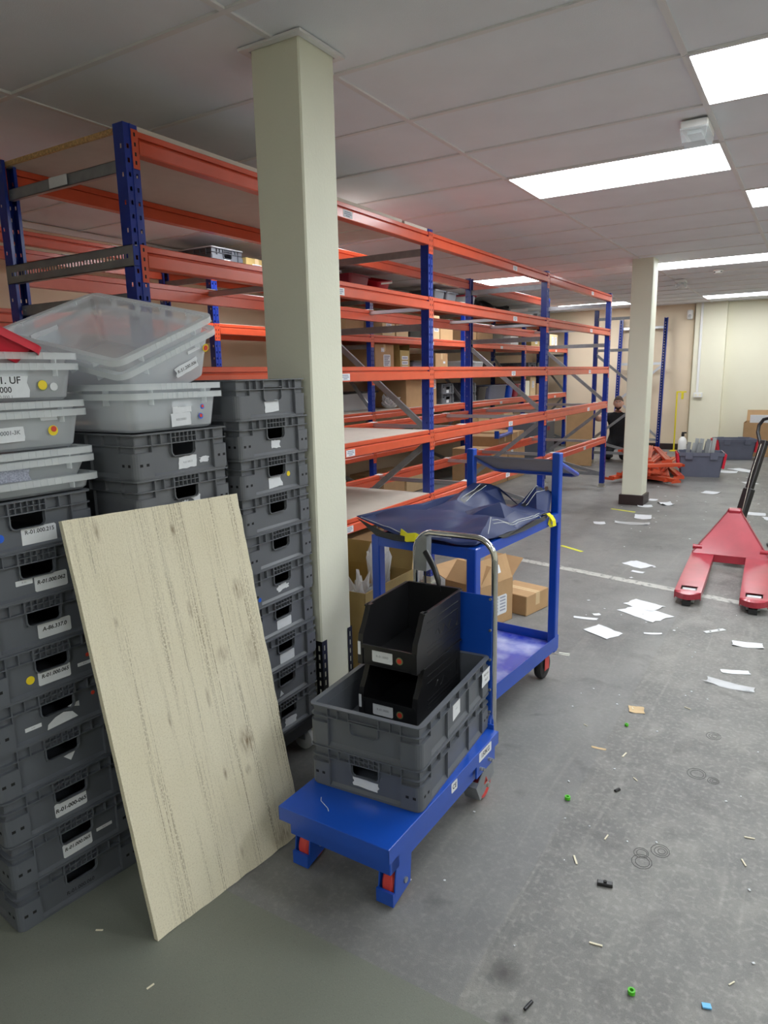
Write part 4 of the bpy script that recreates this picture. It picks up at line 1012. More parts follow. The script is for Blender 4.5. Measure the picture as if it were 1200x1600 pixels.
MB().tube([hm@Vector((.034,-.031,-.04)),hm@Vector((.02,-.034,L_*.3)),hm@Vector((0,-.03,L_*.6)),hm@Vector((0,-.026,L_*.95))], .0025, 6).build('release_rod', 'zinc', pt)
# ================================================================= cartons and shelf goods
def carton(label, x0, x1, y0, y1, z0, z1, m='carton', lab=None, tape=True, group=None, rz=0, name='cardboard_box', cat='box'):
    cx, cy = (x0+x1)/2, (y0+y1)/2; lx, ly, h = (x1-x0)/2, (y1-y0)/2, z1-z0
    t = thing(name, label, cat, (cx,cy,z0), rz, group)
    MB().box(-lx,lx,-ly,ly,0,h,b=.004).build('carton_body', m, t)
    if tape:
        MB().box(-lx-.0006,lx+.0006,-.024,.024,h-.07,h+.0008).box(lx-.0002,lx+.0008,-.024,.024,h-.08,h).build('packing_tape', 'carton_pale', t)
        MB().box(-lx+.004,lx-.004,-.0012,.0012,h+.0006,h+.0012).build('flap_seam', 'carton_dark', t)
    if lab:
        for (yy, zz, w_, hh) in lab:
            f = fx(lx+.0006, yy*ly*2, zz*h); sticker(t, f, w_, hh); 
            pr = MB(); n = max(2, int(hh/.022))
            for q in range(n): pr.box(-w_*.38, w_*(.38-.12*(q%3)), hh*(.36-.72*q/max(1,n-1))-hh*.05, hh*(.36-.72*q/max(1,n-1))+hh*.05, 0, .0004)
            pr.build('label_print', 'paper_print', t, off(f,0,0,.0008))['kind'] = 'stuff'
    return t
def open_carton(label, x0, x1, y0, y1, z0, h, m, rz=0, flaps=(60,60,60,60), inner=.004, group=None, fh=.14):
    cx, cy = (x0+x1)/2, (y0+y1)/2; lx, ly = (x1-x0)/2, (y1-y0)/2
    t = thing('cardboard_box', label, 'box', (cx,cy,z0), rz, group)
    w_ = MB(); w_.box(-lx,lx,-ly,ly,0,.005); w_.box(-lx,-lx+inner,-ly,ly,0,h); w_.box(lx-inner,lx,-ly,ly,0,h); w_.box(-lx,lx,-ly,-ly+inner,0,h); w_.box(-lx,lx,ly-inner,ly,0,h)
    w_.build('carton_body', m, t)
    for k, a in enumerate(flaps):
        if a is None: continue
        a = R(a)   # opening angle from upright, outwards
        if k == 0: fm = T(lx-.002,0,h)@Matrix.Rotation(a,4,'Y'); b = (-.002,.002,-ly+.004,ly-.004)
        if k == 1: fm = T(-lx+.002,0,h)@Matrix.Rotation(-a,4,'Y'); b = (-.002,.002,-ly+.004,ly-.004)
        if k == 2: fm = T(0,-ly+.002,h)@Matrix.Rotation(a,4,'X'); b = (-lx+.004,lx-.004,-.002,.002)
        if k == 3: fm = T(0,ly-.002,h)@Matrix.Rotation(-a,4,'X'); b = (-lx+.004,lx-.004,-.002,.002)
        MB().box(b[0],b[1],b[2],b[3],0,fh).build('flap', m, t, fm)
    return t
def film(label, c, rx_, ry_, rz_, seed, group=None, cat='plastic bag'):
    rg = random.Random(seed); bm = bmesh.new(); bmesh.ops.create_icosphere(bm, subdivisions=3, radius=1)
    for v in bm.verts:
        k = .85+.3*math.sin(5*v.co.x+seed+3*v.co.z)*math.cos(6*v.co.y-seed)+rg.uniform(-.3,.3); tz = v.co.z
        v.co = Vector((v.co.x*rx_*k*(1-.3*max(0,tz)), v.co.y*ry_*k*(1-.3*max(0,tz)), (tz*.5+.5)*rz_*k))
        v.co.z = max(0, v.co.z)
    me = bpy.data.meshes.new('bag_film'); bm.to_mesh(me); bm.free(); me.materials.append(M['clear_film'])
    o = inst('plastic_bag', me); o.location = c; return tag(o, label, cat, group)
GCT = 'cardboard boxes about the racking'
bigbox = open_carton('large open cardboard box behind the blue cart, next to pillar', -2.17,-1.72,2.57,3.04,0,.50,'carton_olive',R(1),flaps=(None,6,None,10),fh=.12)
film('crumpled clear bag at the near end inside the large open box', (-1.83,2.70,.36), .06,.09,.17, 3, 'clear bags in the open box')
film('taller crumpled clear bag at the far end inside the large open box', (-1.86,2.93,.36), .06,.08,.29, 5, 'clear bags in the open box')
carton('brown cardboard box on the floor under the front rack shelf', -2.90,-2.36,3.28,3.93,0,.52,'carton_dark',tape=False)
tag(MB().box(-2.42,-2.37,3.96,4.19,0,.37,b=.003).build('timber_offcut','wood_pale'), 'pale timber offcut standing under the front rack beside the upright', 'timber')
# damaged boxes between cart and floor line
oc = open_carton('battered open cardboard box with printed labels behind the blue cart', -1.80,-1.53,3.60,3.92,0,.27,'carton',R(-14),flaps=(-20,70,-45,50),fh=.15)
f = fx(.136,.02,.12); sticker(oc, f, .16, .12)
pr = MB()
for q in range(5): pr.box(-.07, -.01, .04-.02*q, .05-.02*q, 0, .0004); pr.box(.01, .065, .04-.02*q, .05-.02*q, 0, .0004)
pr.build('label_print', 'paper_print', oc, off(f,0,0,.0008))['kind'] = 'stuff'
sticker(oc, T(.137,0,.27)@Matrix.Rotation(R(-20),4,'Y')@fx(.003,.02,.075), .07, .05)
carton('small plain cardboard box beside the battered open one', -1.66,-1.40,3.98,4.24,0,.13,'carton',rz=R(-12))

# ---- goods on the back rack, nearest first. XF = front edge of its shelves
XF = -4.33; Z1, Z2, Z3, Z4, Z5 = 2.436, 1.956, 1.536, 1.096, .646
def rcrate(label, y, z, m='crate_dark', lid=False):
    c = crate(label, XF-.02-CL/2, y, z, 0, 'grid', m, 'grey crates on the back rack'); sticker(c, fx(P,0,.034), .075, .04)
    return c
def crate_lid(c, z):
    t = MB().box(-CL/2+.02,CL/2-.02,-CW/2+.02,CW/2-.02,.003,.006).build('crate_lid', 'clear_plastic', c, T(0,0,z))
    q = MB(); ring(q, CL, CW, .022, .02, 0, .008); q.build('lid_rim', 'clear_rim', t)
    for s_ in (-1,1): MB().tube([(s_*.1-.05,0,.006),(s_*.1-.02,.0,.022),(s_*.1+.02,0,.022),(s_*.1+.05,0,.006)], .005, 6).build('lid_handle', 'clear_rim', t)
crate_lid(rcrate('grey crate with clear lid and white label on the top level of the back rack', 4.57, Z1), CH+.001)
carton('small carton with yellow print beside the top level grey crate', -4.75,-4.34,4.78,5.05,Z1,Z1+.10,'carton_olive',[(0,.3,.12,.045)])
def sbin(label, x, y, z, m, rim, L=.4, W=.3, H=.14, group='bins on the back rack', taper=.02, rz=0):
    return clear_bin(label, T(x,y,z,rz), L=L, W=W, H=H, taper=taper, group=group, film=m, rim=rim, ticks=False, thick=.003)
q = sbin('clear bin with label on the top level just right of the near pillar', -4.55,6.12,Z1,'clear_plastic','clear_rim',H=.15); sticker(q, fx(.186,0,.07), .1,.08)
sbin('dark red tub on the top level of the back rack', -4.6,6.62,Z1,'red_dark','red_dark',L=.5,W=.42,H=.15)
rl_ = clear_bin('red bin tipped forward on the top level of the back rack', T(-4.5,7.08,Z1+.05,0,ry=R(12),rx=R(8)), L=.36,W=.30,H=.11,taper=.02,film='red_plastic',rim='red_plastic',ticks=False,thick=.003,group='bins on the back rack'); sticker(rl_, fx(.185,0,.09), .24,.02, material='white_plastic')
for q, (yy, lab) in enumerate(((8.55,'dark grey bin at top level, left of the second upright'),(8.92,'dark grey bin at top level, next to the back rack upright'))):
    sbin(lab, -4.56,yy,Z1,'crate_dark','crate_dark',H=.16,W=.34)
q = sbin('clear bin with a pink red rim on the top level of the back rack', -4.52,9.50,Z1,'clear_plastic','red_dark',H=.17,W=.26)
def bag(label, x, y, z, s, seed, m='bag_black', group='black bags on the top level'):
    rg = random.Random(seed); bm = bmesh.new(); bmesh.ops.create_icosphere(bm, subdivisions=3, radius=1)
    for v in bm.verts:
        k = 1+.16*math.sin(4*v.co.x+seed)+.1*math.sin(7*v.co.y*1.3+seed*2)+rg.uniform(-.05,.05)
        v.co = Vector((v.co.x*s[0]*k, v.co.y*s[1]*k, max(0,(v.co.z*.55+.45)*s[2]*k)))
    me = bpy.data.meshes.new('bag'); bm.to_mesh(me); bm.free(); me.materials.append(M[m])
    for p in me.polygons: p.use_smooth = True
    o = inst('refuse_bag', me); o.location = (x,y,z); return tag(o, label, 'bag', group)
bag('black plastic bag on the top level beside the clear pink rimmed bin', -4.6,9.98,Z1,(.2,.19,.15),1); bag('second black plastic bag in the top level row', -4.6,10.48,Z1,(.2,.19,.16),2); bag('third black plastic bag, right end of the top level row', -4.58,10.98,Z1,(.19,.19,.14),4)
def metal_heap(label, x, y, z, n, seed, L=.45, group='metal offcuts on the top level'):
    rg = random.Random(seed); t = thing('metal_offcuts', label, 'metal parts', (x,y,z), 0, group)
    me = channel((-L/2,0,0),(L/2,0,0),.05,.03).mesh('bracket')
    for k in range(n): inst('bracket', me, 'galv_bright', t, T(rg.uniform(-.05,.05),rg.uniform(-.25,.25),.03+.022*k,rg.uniform(-.9,.9),rx=rg.uniform(-.4,.4),ry=rg.uniform(-.12,.12)))
metal_heap('heap of bright metal brackets on the top level before the third upright', -4.62,12.05,Z1,5,3); metal_heap('heap of bright metal brackets on the top level near the end wall', -4.62,12.85,Z1,6,5)
# second level
carton('dark shaded carton on level two left of the white labelled ones', -4.86,-4.36,6.30,6.66,Z2,Z2+.24,'carton_dark')
carton('carton with white paper label on level two, left of a pair', -4.80,-4.34,7.02,7.30,Z2,Z2+.28,'carton_pale',[(0,.6,.12,.13),(0,.2,.14,.05)])
carton('carton with white paper label on level two, right of a pair', -4.80,-4.34,7.33,7.62,Z2,Z2+.26,'carton_pale',[(0,.6,.14,.14)])
sbin('black bin on level two behind the front rack upright', -4.58,7.95,Z2,'black_plastic','black_plastic',W=.4,H=.2)
carton('tall carton with bright white label on level two', -4.72,-4.34,8.22,8.46,Z2,Z2+.30,'carton_pale',[(0.1,.6,.13,.17)])
carton('small brown carton on level two beside the tall labelled one', -4.70,-4.36,8.52,8.9,Z2,Z2+.22,'carton')
carton('brown carton on level two right of the second rack upright', -4.80,-4.35,9.28,9.66,Z2,Z2+.27,'carton')
carton('broad brown carton on level two in the middle of the third bay', -4.80,-4.35,9.72,10.28,Z2,Z2+.24,'carton_dark')
sbin('black crate on level two in the third bay', -4.58,10.62,Z2,'black_plastic','black_plastic',W=.5,H=.18)
carton('white small box on level two before the third upright', -4.62,-4.36,11.05,11.4,Z2,Z2+.14,'white_plastic',tape=False)
carton('pale carton with label on level two in the last bay', -4.75,-4.35,12.0,12.42,Z2,Z2+.24,'carton_olive',[(.1,.5,.12,.16)])
carton('brown carton in the middle of level two, last bay', -4.75,-4.35,12.46,12.95,Z2,Z2+.25,'carton')
carton('carton with two white labels at the far end of level two', -4.75,-4.35,13.0,13.45,Z2,Z2+.24,'carton_pale',[(-.15,.5,.12,.15),(.25,.5,.12,.15)])
# third level
carton('tall brown carton with a pasted paper sheet on level three', -4.82,-4.35,6.86,7.28,Z3,Z3+.32,'carton',[(.12,.42,.16,.14),(-.1,.8,.07,.05)])
oc2 = open_carton('narrow upright open carton covered in labels on level three', -4.70,-4.36,7.44,7.68,Z3,.26,'carton_olive',flaps=(None,5,8,8),fh=.07)
for zz in (.05,.11,.17):
    f = fx(.1712,0,zz); sticker(oc2, f, .15, .045); MB().box(-.06,.06,-.01,.01,0,.0004).build('label_print','paper_print',oc2,off(f,0,0,.0008))
sbin('pale grey lidded bin on level three behind the front upright', -4.56,7.98,Z3,'grey_blue_plastic','black_plastic',W=.42,H=.14)
carton('brown carton with small label on level three near the second upright', -4.75,-4.35,8.36,8.72,Z3,Z3+.24,'carton',[(.2,.5,.06,.03)])
sbin('clear bin of parts on level three right of the second upright', -4.54,9.44,Z3,'clear_plastic','clear_rim',W=.34,H=.15); sbin('second clear bin of parts on level three', -4.54,9.82,Z3,'clear_plastic','clear_rim',W=.34,H=.14)
sbin('black bin on level three near the dark inner upright', -4.56,10.25,Z3,'black_plastic','black_plastic',W=.36,H=.15)
rcrate('grey crate on level three in the last bay, nearer one', 12.1, Z3); rcrate('grey crate on level three in the last bay, farther one', 12.6, Z3)
# fourth level
q = sbin('large clear tub with black lid on level four', -4.72,6.80,Z4,'clear_plastic','black_plastic',L=.31,W=.95,H=.22)
MB().box(-.155,.155,-.475,.475,.2,.225,b=.01).build('lid','black_plastic',q)
film('clear plastic bag of parts on level four beside the lidded tub', (-4.5,7.42,Z4), .12,.13,.17, 8, 'clear bags on the rack')
carton('very large brown carton on level four behind the front upright', -4.86,-4.37,7.60,8.42,Z4,Z4+.345,'carton',[(.42,.8,.09,.12)])
for k, (yy, zz, lab) in enumerate(((8.74,Z4,'lower grey crate left of the back rack upright on level four'),(8.74,Z4+.136,'upper grey crate left of the back rack upright on level four'),(9.50,Z4,'lower grey crate right of the back rack upright on level four'),(9.50,Z4+.136,'upper grey crate right of the back rack upright on level four'))):
    rcrate(lab, yy, zz)
sbin('black bin with white label next to the grey crates, level four', -4.54,9.93,Z4,'black_plastic','black_plastic',W=.36,H=.2)
sbin('grey blue bin with white label in the third bay, level four', -4.52,10.52,Z4,'grey_blue_plastic','grey_blue_plastic',W=.7,H=.22)
sbin('blue bin beside the red one on level four', -4.5,11.02,Z4,'cart_blue','cart_blue',W=.22,H=.2); sbin('red bin on level four just left of the third upright', -4.5,11.28,Z4,'red_dark','red_dark',W=.24,H=.22)
carton('cream tub shaped box on level four right of the third upright', -4.66,-4.36,11.70,11.98,Z4,Z4+.26,'wall_cream',tape=False)
carton('tall pale carton with labels at level four right of third upright', -4.70,-4.36,12.02,12.30,Z4,Z4+.32,'carton_pale',[(0,.6,.1,.12)])
carton('dark brown carton behind the cream box on level four', -4.88,-4.36,12.36,13.0,Z4,Z4+.20,'carton_dark')
# fifth level and aisle
carton('small torn carton on the fifth level below the black lidded tub', -4.70,-4.38,6.82,7.18,Z5,Z5+.16,'carton_pale')
sbin('black bin on the fifth level left of the small torn carton', -4.6,6.35,Z5,'black_plastic','black_plastic',W=.5,H=.18); sbin('black bin on the fifth level right of the small torn carton', -4.6,7.6,Z5,'black_plastic','black_plastic',W=.6,H=.2)
for k, (ya, yb) in enumerate(((9.3,9.75),(9.8,10.2),(10.3,10.75),(10.8,11.2))):
    carton(['first','second','third','fourth'][k]+' from the left of four cartons on the fifth level, third bay', -4.8,-4.36,ya,yb,Z5,Z5+.24+.03*(k%2),['carton','carton_pale','carton','carton_pale'][k],group=GCT)
carton('large brown carton on the aisle floor behind the blue cart desk', -4.20,-3.62,8.55,9.12,0,.50,'carton'); carton('large brown carton on the aisle floor, farther of a pair', -4.20,-3.62,9.16,9.80,0,.50,'carton',[(-.3,.8,.09,.06)])
carton('flat brown carton lying on top of the aisle cartons, nearer', -4.15,-3.66,8.9,9.35,.501,.64,'carton_dark'); carton('flat brown carton lying on top of the aisle cartons, farther', -4.15,-3.66,9.38,9.86,.501,.66,'carton')
br = thing('steel_bracket', 'bright blue steel bracket lying across the aisle cartons', 'bracket', (-3.62,8.98,.645), R(8)); bb = MB(); bb.box(-.03,.03,-.36,.36,.0,.035,b=.006); bb.build('bar','cart_blue',br)
for s_ in (-1,1): MB().prism([(s_*.36,0),(s_*.40,0),(s_*.40,.10),(s_*.385,.10),(s_*.345,.035)], -.03, .03, 'x').build('end_plate','cart_blue',br)
carton('grey plastic container with red clasp far down the aisle', -4.2,-3.6,10.5,11.1,0,.72,'crate_dark',tape=False,name='plastic_container',cat='container')
sticker(bpy.data.objects['plastic_container'], fx(.3006,0,.62), .12,.06, material='red_dark', name='clasp')
tag(MB().box(-3.42,-3.0,11.15,11.19,0,.92,b=.004).build('cardboard_sheet','carton',mx=T(0,0,0,0,rx=R(0))), 'tall flat brown cardboard sheet standing at the far end of the aisle', 'cardboard')
carton('pale carton low on the floor under back rack near first aisle gap', -4.85,-4.35,7.0,7.5,.01,.30,'carton'); carton('pale carton on the floor under the back rack, second one', -4.85,-4.35,7.55,8.0,.01,.28,'carton_pale')

# ================================================================= far end of the hall
lf = thing('rack_frame', 'blue racking end frame leaning against the end wall', 'rack frame', (-2.88,13.83,0), 0)
lm = Matrix.Rotation(R(-4.3),4,'X')
for s_ in (-1,1): inst('upright', UP_ME, 'blue_steel', lf, lm @ T(s_*.40,0,0,R(90)))
for z in (.2,1.62,2.28): channel((-.37,0,z),(.37,0,z)).build('brace','galv_bright',lf,lm)
for (za,zb,s_) in ((.25,.92,-1),(.95,1.58,1)): channel((-.37*s_,0,za),(.37*s_,0,zb),.04).build('diagonal_brace','galv_bright',lf,lm)
# pile of orange beams
rg = random.Random(11); BM18 = beam_me(1.75); BM12 = beam_me(1.3); BM10 = beam_me(1.0); BM05 = beam_me(.55)
for lay, (cnt, zz) in enumerate(((7,.0),(6,.055),(5,.11),(3,.165))):
    for k in range(cnt):
        long = rg.random() < .65; me, L_ = (BM18,1.75) if long else (BM12,1.3)
        cx = -1.74-.56*(k+.5)/cnt-.04*lay; cy = 10.75+rg.uniform(-.35,.35); a = R(10+rg.uniform(-9,9))
        t = thing('rack_beam', 'dismantled orange racking beam in the heap behind the far pillar', 'beam', mx=T(cx,cy,zz+.052,a)@T(0,-L_/2,0,ry=R(90)), group='dismantled orange beams on the floor')
        inst('beam', me, 'orange_steel', t); inst('connector', CONN_ME, 'orange_steel', t, T(0,-.033,0)); inst('connector', CONN2_ME, 'orange_steel', t, T(0,L_+.033,0))
def beam_at(p, a, L_, me, ry=90, tiltx=0): 
    t = thing('rack_beam', 'dismantled orange racking beam in the heap behind the far pillar', 'beam', mx=T(p[0],p[1],p[2],R(a),rx=tiltx)@T(0,-L_/2,0,ry=R(ry)), group='dismantled orange beams on the floor')
    inst('beam', me, 'orange_steel', t); inst('connector', CONN_ME, 'orange_steel', t, T(0,-.033,0)); inst('connector', CONN2_ME, 'orange_steel', t, T(0,L_+.033,0))
beam_at((-2.14,9.98,.055), -20, 1.0, BM10); beam_at((-2.05,10.1,.11), -14, 1.0, BM10); beam_at((-1.72,9.82,.22), -52, .55, BM05); beam_at((-1.70,9.72,.055), 50, .55, BM05); beam_at((-1.85,9.75,.055), 62, .55, BM05)
beam_at((-1.95,11.0,.235), 16, 1.75, BM18); beam_at((-2.15,11.1,.24), 10, 1.75, BM18)
# lidded crates with steel parts
def alc(label, x, y, rz, lid=True):
    t = thing('lidded_crate', label, 'crate', (x,y,0), rz, 'grey lidded crates at the far end')
    mb = MB(); mb.loft([rrect(.50,.34,.02,0), rrect(.575,.395,.02,.30), rrect(.60,.42,.02,.30), rrect(.60,.42,.02,.345), rrect(.57,.39,.02,.345), rrect(.49,.33,.02,.006)], True, True); mb.build('body','grey_blue_plastic',t,smooth=30)
    for s_ in (-1,1):
        for xv in (-.16,.16): MB().box(xv-.05,xv+.05,min(s_*.20,s_*.218),max(s_*.20,s_*.218),.25,.35,b=.004).build('rib','grey_blue_plastic',t)
    for s_ in (-1,1):
        lid_ = MB(); g = T(s_*.31,0,.33)@Matrix.Rotation(s_*R(8),4,'Y')
        lid_.box(-.008,.008,-.205,.205,-.20,0,b=.003,mx=g)
        for q in range(5): lid_.box(-.016,.016,-.2+q*.1-.004,-.2+q*.1+.004,-.205,.0,mx=g)
        for q in range(3): lid_.box(-.014,.014,-.2,.2,-.19+q*.085-.004,-.19+q*.085+.004,mx=g)
        if lid: lid_.build('lid_half','red_plastic',t)
    return t
c1 = alc('grey crate with red hinged lids, filled with upright galvanised bars', -1.345,10.74, R(12))
rg = random.Random(4)
for k in range(9):
    L_ = rg.uniform(.44,.52)
    me = channel((0,0,0),(0,0,L_),.05,.025).mesh('bar')
    o = inst('steel_bar', me, 'galv_bright' if k % 3 else 'galv', None, T(-1.52+.037*k, 10.60+.075*(k%3), .03, R(12)+rg.uniform(-.06,.06), rx=rg.uniform(-.03,.03), ry=R(7)+rg.uniform(-.05,.05)))
    tag(o, 'loose galvanised bar standing in the red lidded grey crate', 'steel bar', 'galvanised bars in the grey crate')
alc('dark grey red-lidded crate behind the one with steel bars', -1.12,13.0, R(20))
c3 = open_carton('open brown cardboard box at the right edge by the end wall', -1.03,-.35,13.42,13.92,0,.58,'carton',0,flaps=(None,None,None,20),fh=.2)
tag(MB().box(-.95,-.40,13.6,13.64,.006,.70).build('paper_sheet','paper_white'), 'stiff white sheet sticking out of the far cardboard box', 'sheet')
# yellow stand, bottle, socket, detector
ys = thing('yellow_stand', 'thin yellow pole stand with short arm by the end wall', 'stand', (-2.20,13.86,0)); MB().cyl((0,0,0),(0,0,1.10),.014,10).build('pole','yellow_paint',ys)
MB().box(-.01,.16,-.012,.012,1.08,1.105).build('arm','yellow_paint',ys); MB().box(.075,.115,-.02,.02,.96,1.09,b=.005).build('hook','yellow_paint',ys); MB().box(-.06,.06,-.09,.09,0,.012).build('base','yellow_paint',ys)
bt = thing('spray_bottle', 'white bottle with black trigger top near the yellow stand', 'bottle', (-2.05,13.82,0)); MB().lathe([(.0,0),(.07,0),(.075,.02),(.075,.20),(.05,.25),(.022,.28),(.022,.29),(0,.29)],20).build('body','white_plastic',bt,smooth=40)
MB().lathe([(.0,.28),(.026,.28),(.028,.32),(.018,.35),(0,.355)],16).box(-.02,.06,-.012,.012,.335,.36).build('trigger','black_plastic',bt)
sk = thing('wall_socket', 'white double socket on the pilaster under a vertical conduit', 'socket', (-1.86,YE-.10,1.03)); MB().box(-.075,.075,-.045,0,-.045,.045,b=.006).build('back_box','white_plastic',sk)
MB().box(-.055,-.015,-.047,-.045,-.02,.02).build('outlet','wall_cream',sk); MB().box(.015,.055,-.047,-.045,-.02,.02).build('outlet','wall_cream',sk)
tag(MB().box(-1.90,-1.86,YE-.125,YE-.10,1.08,CEIL,b=.003).build('cable_conduit','white_plastic'), 'white vertical cable conduit on the pilaster above the socket', 'conduit')
pd = thing('motion_detector', 'small white corner box high on the end wall by the pilaster', 'detector', (-2.09,YE-.04,2.47)); MB().box(-.05,.05,-.04,.04,-.08,.09,b=.02).build('housing','white_plastic',pd); MB().lathe([(0,0),(.03,0),(.024,.018),(0,.025)],14,T(0,-.04,-.02,rx=R(90))).build('sensor_dome','white_nylon',pd,smooth=50)
# ceiling devices
def emergency(label, x, y, s=1.0):
    t = thing('emergency_light', label, 'emergency light', (x,y,CEIL), 0, 'emergency lights on the ceiling'); w_ = .062*s; l_ = .115*s
    MB().box(-w_,w_,-l_,l_,-.040*s,-.002,b=.006).build('base','white_plastic',t)
    mb = MB(); mb.loft([[(-w_*.99,-l_*.99,-.036*s),(w_*.99,-l_*.99,-.036*s),(w_*.99,l_*.99,-.036*s),(-w_*.99,l_*.99,-.036*s)],[(-w_*.82,-l_*.9,-.098*s),(w_*.82,-l_*.9,-.098*s),(w_*.82,l_*.86,-.098*s),(-w_*.82,l_*.86,-.098*s)]],True,True)
    mb.build('lens','lens_clear',t); MB().box(-w_*.5,w_*.5,-l_*.7,l_*.7,-.058*s,-.04*s).build('lamp_board','white_nylon',t); MB().cyl((w_*.6,l_*.7,-.04*s),(w_*.6,l_*.7,-.05*s),.006*s,10).build('indicator','dot_green',t)
emergency('boxy emergency light with clear cover in front of the large ceiling panel', -.605,3.93); emergency('small far emergency light on the ceiling behind the far pillar', -1.66,10.25,1.0)
sd = thing('smoke_detector', 'round white smoke detector on the far ceiling', 'smoke detector', (-1.13,9.5,CEIL)); MB().lathe([(.0,-.0015),(.055,-.0015),(.058,-.016),(.05,-.020),(.05,-.026),(.048,-.042),(.03,-.05),(0,-.05)],24).build('housing','white_plastic',sd,smooth=40)
for a in range(8): 
    if a % 2: MB().box(.049,.051,-.010,.010,-.036,-.026).build('vent','slot_dark',sd,Matrix.Rotation(R(45*a),4,'Z'))
# ================================================================= the kneeling person
def person():
    root = thing('person', 'person with short hair in black shirt and trousers kneeling behind the rack end', 'person', (-2.825,12.09,0), R(8))
    # local frame: faces -y, x to the viewer's right
    J = {'pelvis':(0,.06,.30),'belly':(0,.02,.44),'chest':(0,-.02,.62),'upchest':(0,-.02,.72),'neck':(0,-.02,.80),'neck2':(0,-.03,.86),
         'shR':(-.17,-.01,.735),'elR':(-.33,-.10,.70),'wrR':(-.335,-.27,.765),'haR':(-.33,-.33,.785),
         'shL':(.17,-.01,.735),'elL':(.24,-.02,.47),'wrL':(.20,-.20,.36),'haL':(.18,-.27,.34),
         'hipR':(-.09,.05,.27),'knR':(-.14,-.34,.085),'anR':(-.12,.10,.065),'toR':(-.11,.26,.045),
         'hipL':(.09,.05,.27),'knL':(.14,-.34,.085),'anL':(.12,.10,.065),'toL':(.11,.26,.045)}
    rad = {'pelvis':(.155,.125),'belly':(.145,.11),'chest':(.165,.115),'upchest':(.14,.10),'neck':(.06,.06),'neck2':(.055,.055),
           'sh':(.075,.075),'el':(.05,.05),'wr':(.032,.036),'ha':(.03,.03),'hip':(.105,.105),'kn':(.07,.07),'an':(.05,.05),'to':(.04,.035)}
    E = [('pelvis','belly'),('belly','chest'),('chest','upchest'),('upchest','neck'),('neck','neck2')]
    for s_ in 'RL': E += [('upchest','sh'+s_),('sh'+s_,'el'+s_),('el'+s_,'wr'+s_),('wr'+s_,'ha'+s_),('pelvis','hip'+s_),('hip'+s_,'kn'+s_),('kn'+s_,'an'+s_),('an'+s_,'to'+s_)]
    names = list(J); idx = {n:i for i,n in enumerate(names)}
    me = bpy.data.meshes.new('skeleton'); me.from_pydata([J[n] for n in names], [(idx[a],idx[b]) for a,b in E], [])
    o = bpy.data.objects.new('skeleton_tmp', me); col.objects.link(o)
    md = o.modifiers.new('skin','SKIN')
    if not me.skin_vertices: bpy.context.view_layer.update()
    for n, sv in zip(names, me.skin_vertices[0].data):
        sv.radius = rad.get(n, rad.get(n[:-1], (.05,.05)))
        sv.use_root = n == 'pelvis'
    o.modifiers.new('sub','SUBSURF').levels = 2
    bpy.context.view_layer.update()
    bod = bpy.data.meshes.new_from_object(o.evaluated_get(bpy.context.evaluated_depsgraph_get())); bpy.data.objects.remove(o)
    bm = bmesh.new(); bm.from_mesh(bod)
    # head: shaped sphere with brow, nose, chin and jaw, joined at the neck
    hc = Vector((0,-.055,.965)); r = bmesh.ops.create_uvsphere(bm, u_segments=28, v_segments=20, radius=1)
    for v in r['verts']:
        x, y, z = v.co; sx = .077; sy = .098; sz = .118
        if z < -.1: k = 1-.28*(-z-.1); sx *= k; sy *= (1-.12*(-z-.1))
        fz = max(0,-y)
        dy = 0
        if fz > .6 and abs(x) < .22 and -.42 < z < .12: dy -= .020*(1-abs(x)/.22)*(1-abs((z+.22)/.36))   # nose
        if fz > .6 and abs(z-.10) < .10 and .16 < abs(x) < .5: dy += .010                                    # eye sockets
        if fz > .6 and abs(z-.25) < .08: dy -= .005
        if fz > .5 and z < -.72: dy -= .008
        if fz > .7 and abs(z+.52) < .07 and abs(x) < .3: dy -= .004
        v.co = hc+Vector((x*sx, y*sy+dy, z*sz))
    for s_ in (-1,1):
        e = bmesh.ops.create_uvsphere(bm, u_segments=10, v_segments=8, radius=1)
        for v in e['verts']: v.co = hc+Vector((s_*.080+v.co.x*.008, .008+v.co.y*.016, -.008+v.co.z*.030))
    # hands with five bent fingers each
    def hand(w, dirv, upv, side, curl):
        d = Vector(dirv).normalized(); u_ = Vector(upv); u_ = (u_-d*u_.dot(d)).normalized(); s = d.cross(u_)*side
        mb = MB(); base = Vector(w)
        mb.box(-.038,.038,-.012,.012,-.01,.075,b=.008,mx=basis(base,s,u_,d))
        for k, (off_, ln) in enumerate(((-.029,.066),(-.0095,.076),(.0095,.072),(.028,.056))):
            p = base+d*.07+s*off_; pts = [p]; a = 0
            for seg in range(3): a += curl; p = p+(d*math.cos(a)-u_*math.sin(a))*ln*(.45,.32,.23)[seg]; pts.append(p)
            mb.tube(pts, [.0088,.0085,.0078,.006], 8)
        p = base+d*.015+s*.034; mb.tube([p, p+s*.022+d*.018, p+s*.030+d*.042-u_*.012, p+s*.026+d*.060-u_*.022], [.011,.0105,.009,.007], 8)
        vs = [bm.verts.new(q) for q in mb.v]
        for f_ in mb.f: bm.faces.new([vs[i] for i in f_])
    hand(J['haR'], (-.05,-.6,.25), (0,.3,1), 1, .55); hand(J['haL'], (-.2,-.9,-.2), (0,-.2,1), -1, .4)
    bmesh.ops.recalc_face_normals(bm, faces=bm.faces); bm.to_mesh(bod); bm.free()
    for m in ('skin','shirt_black','trouser_black','rubber'): bod.materials.append(M[m])
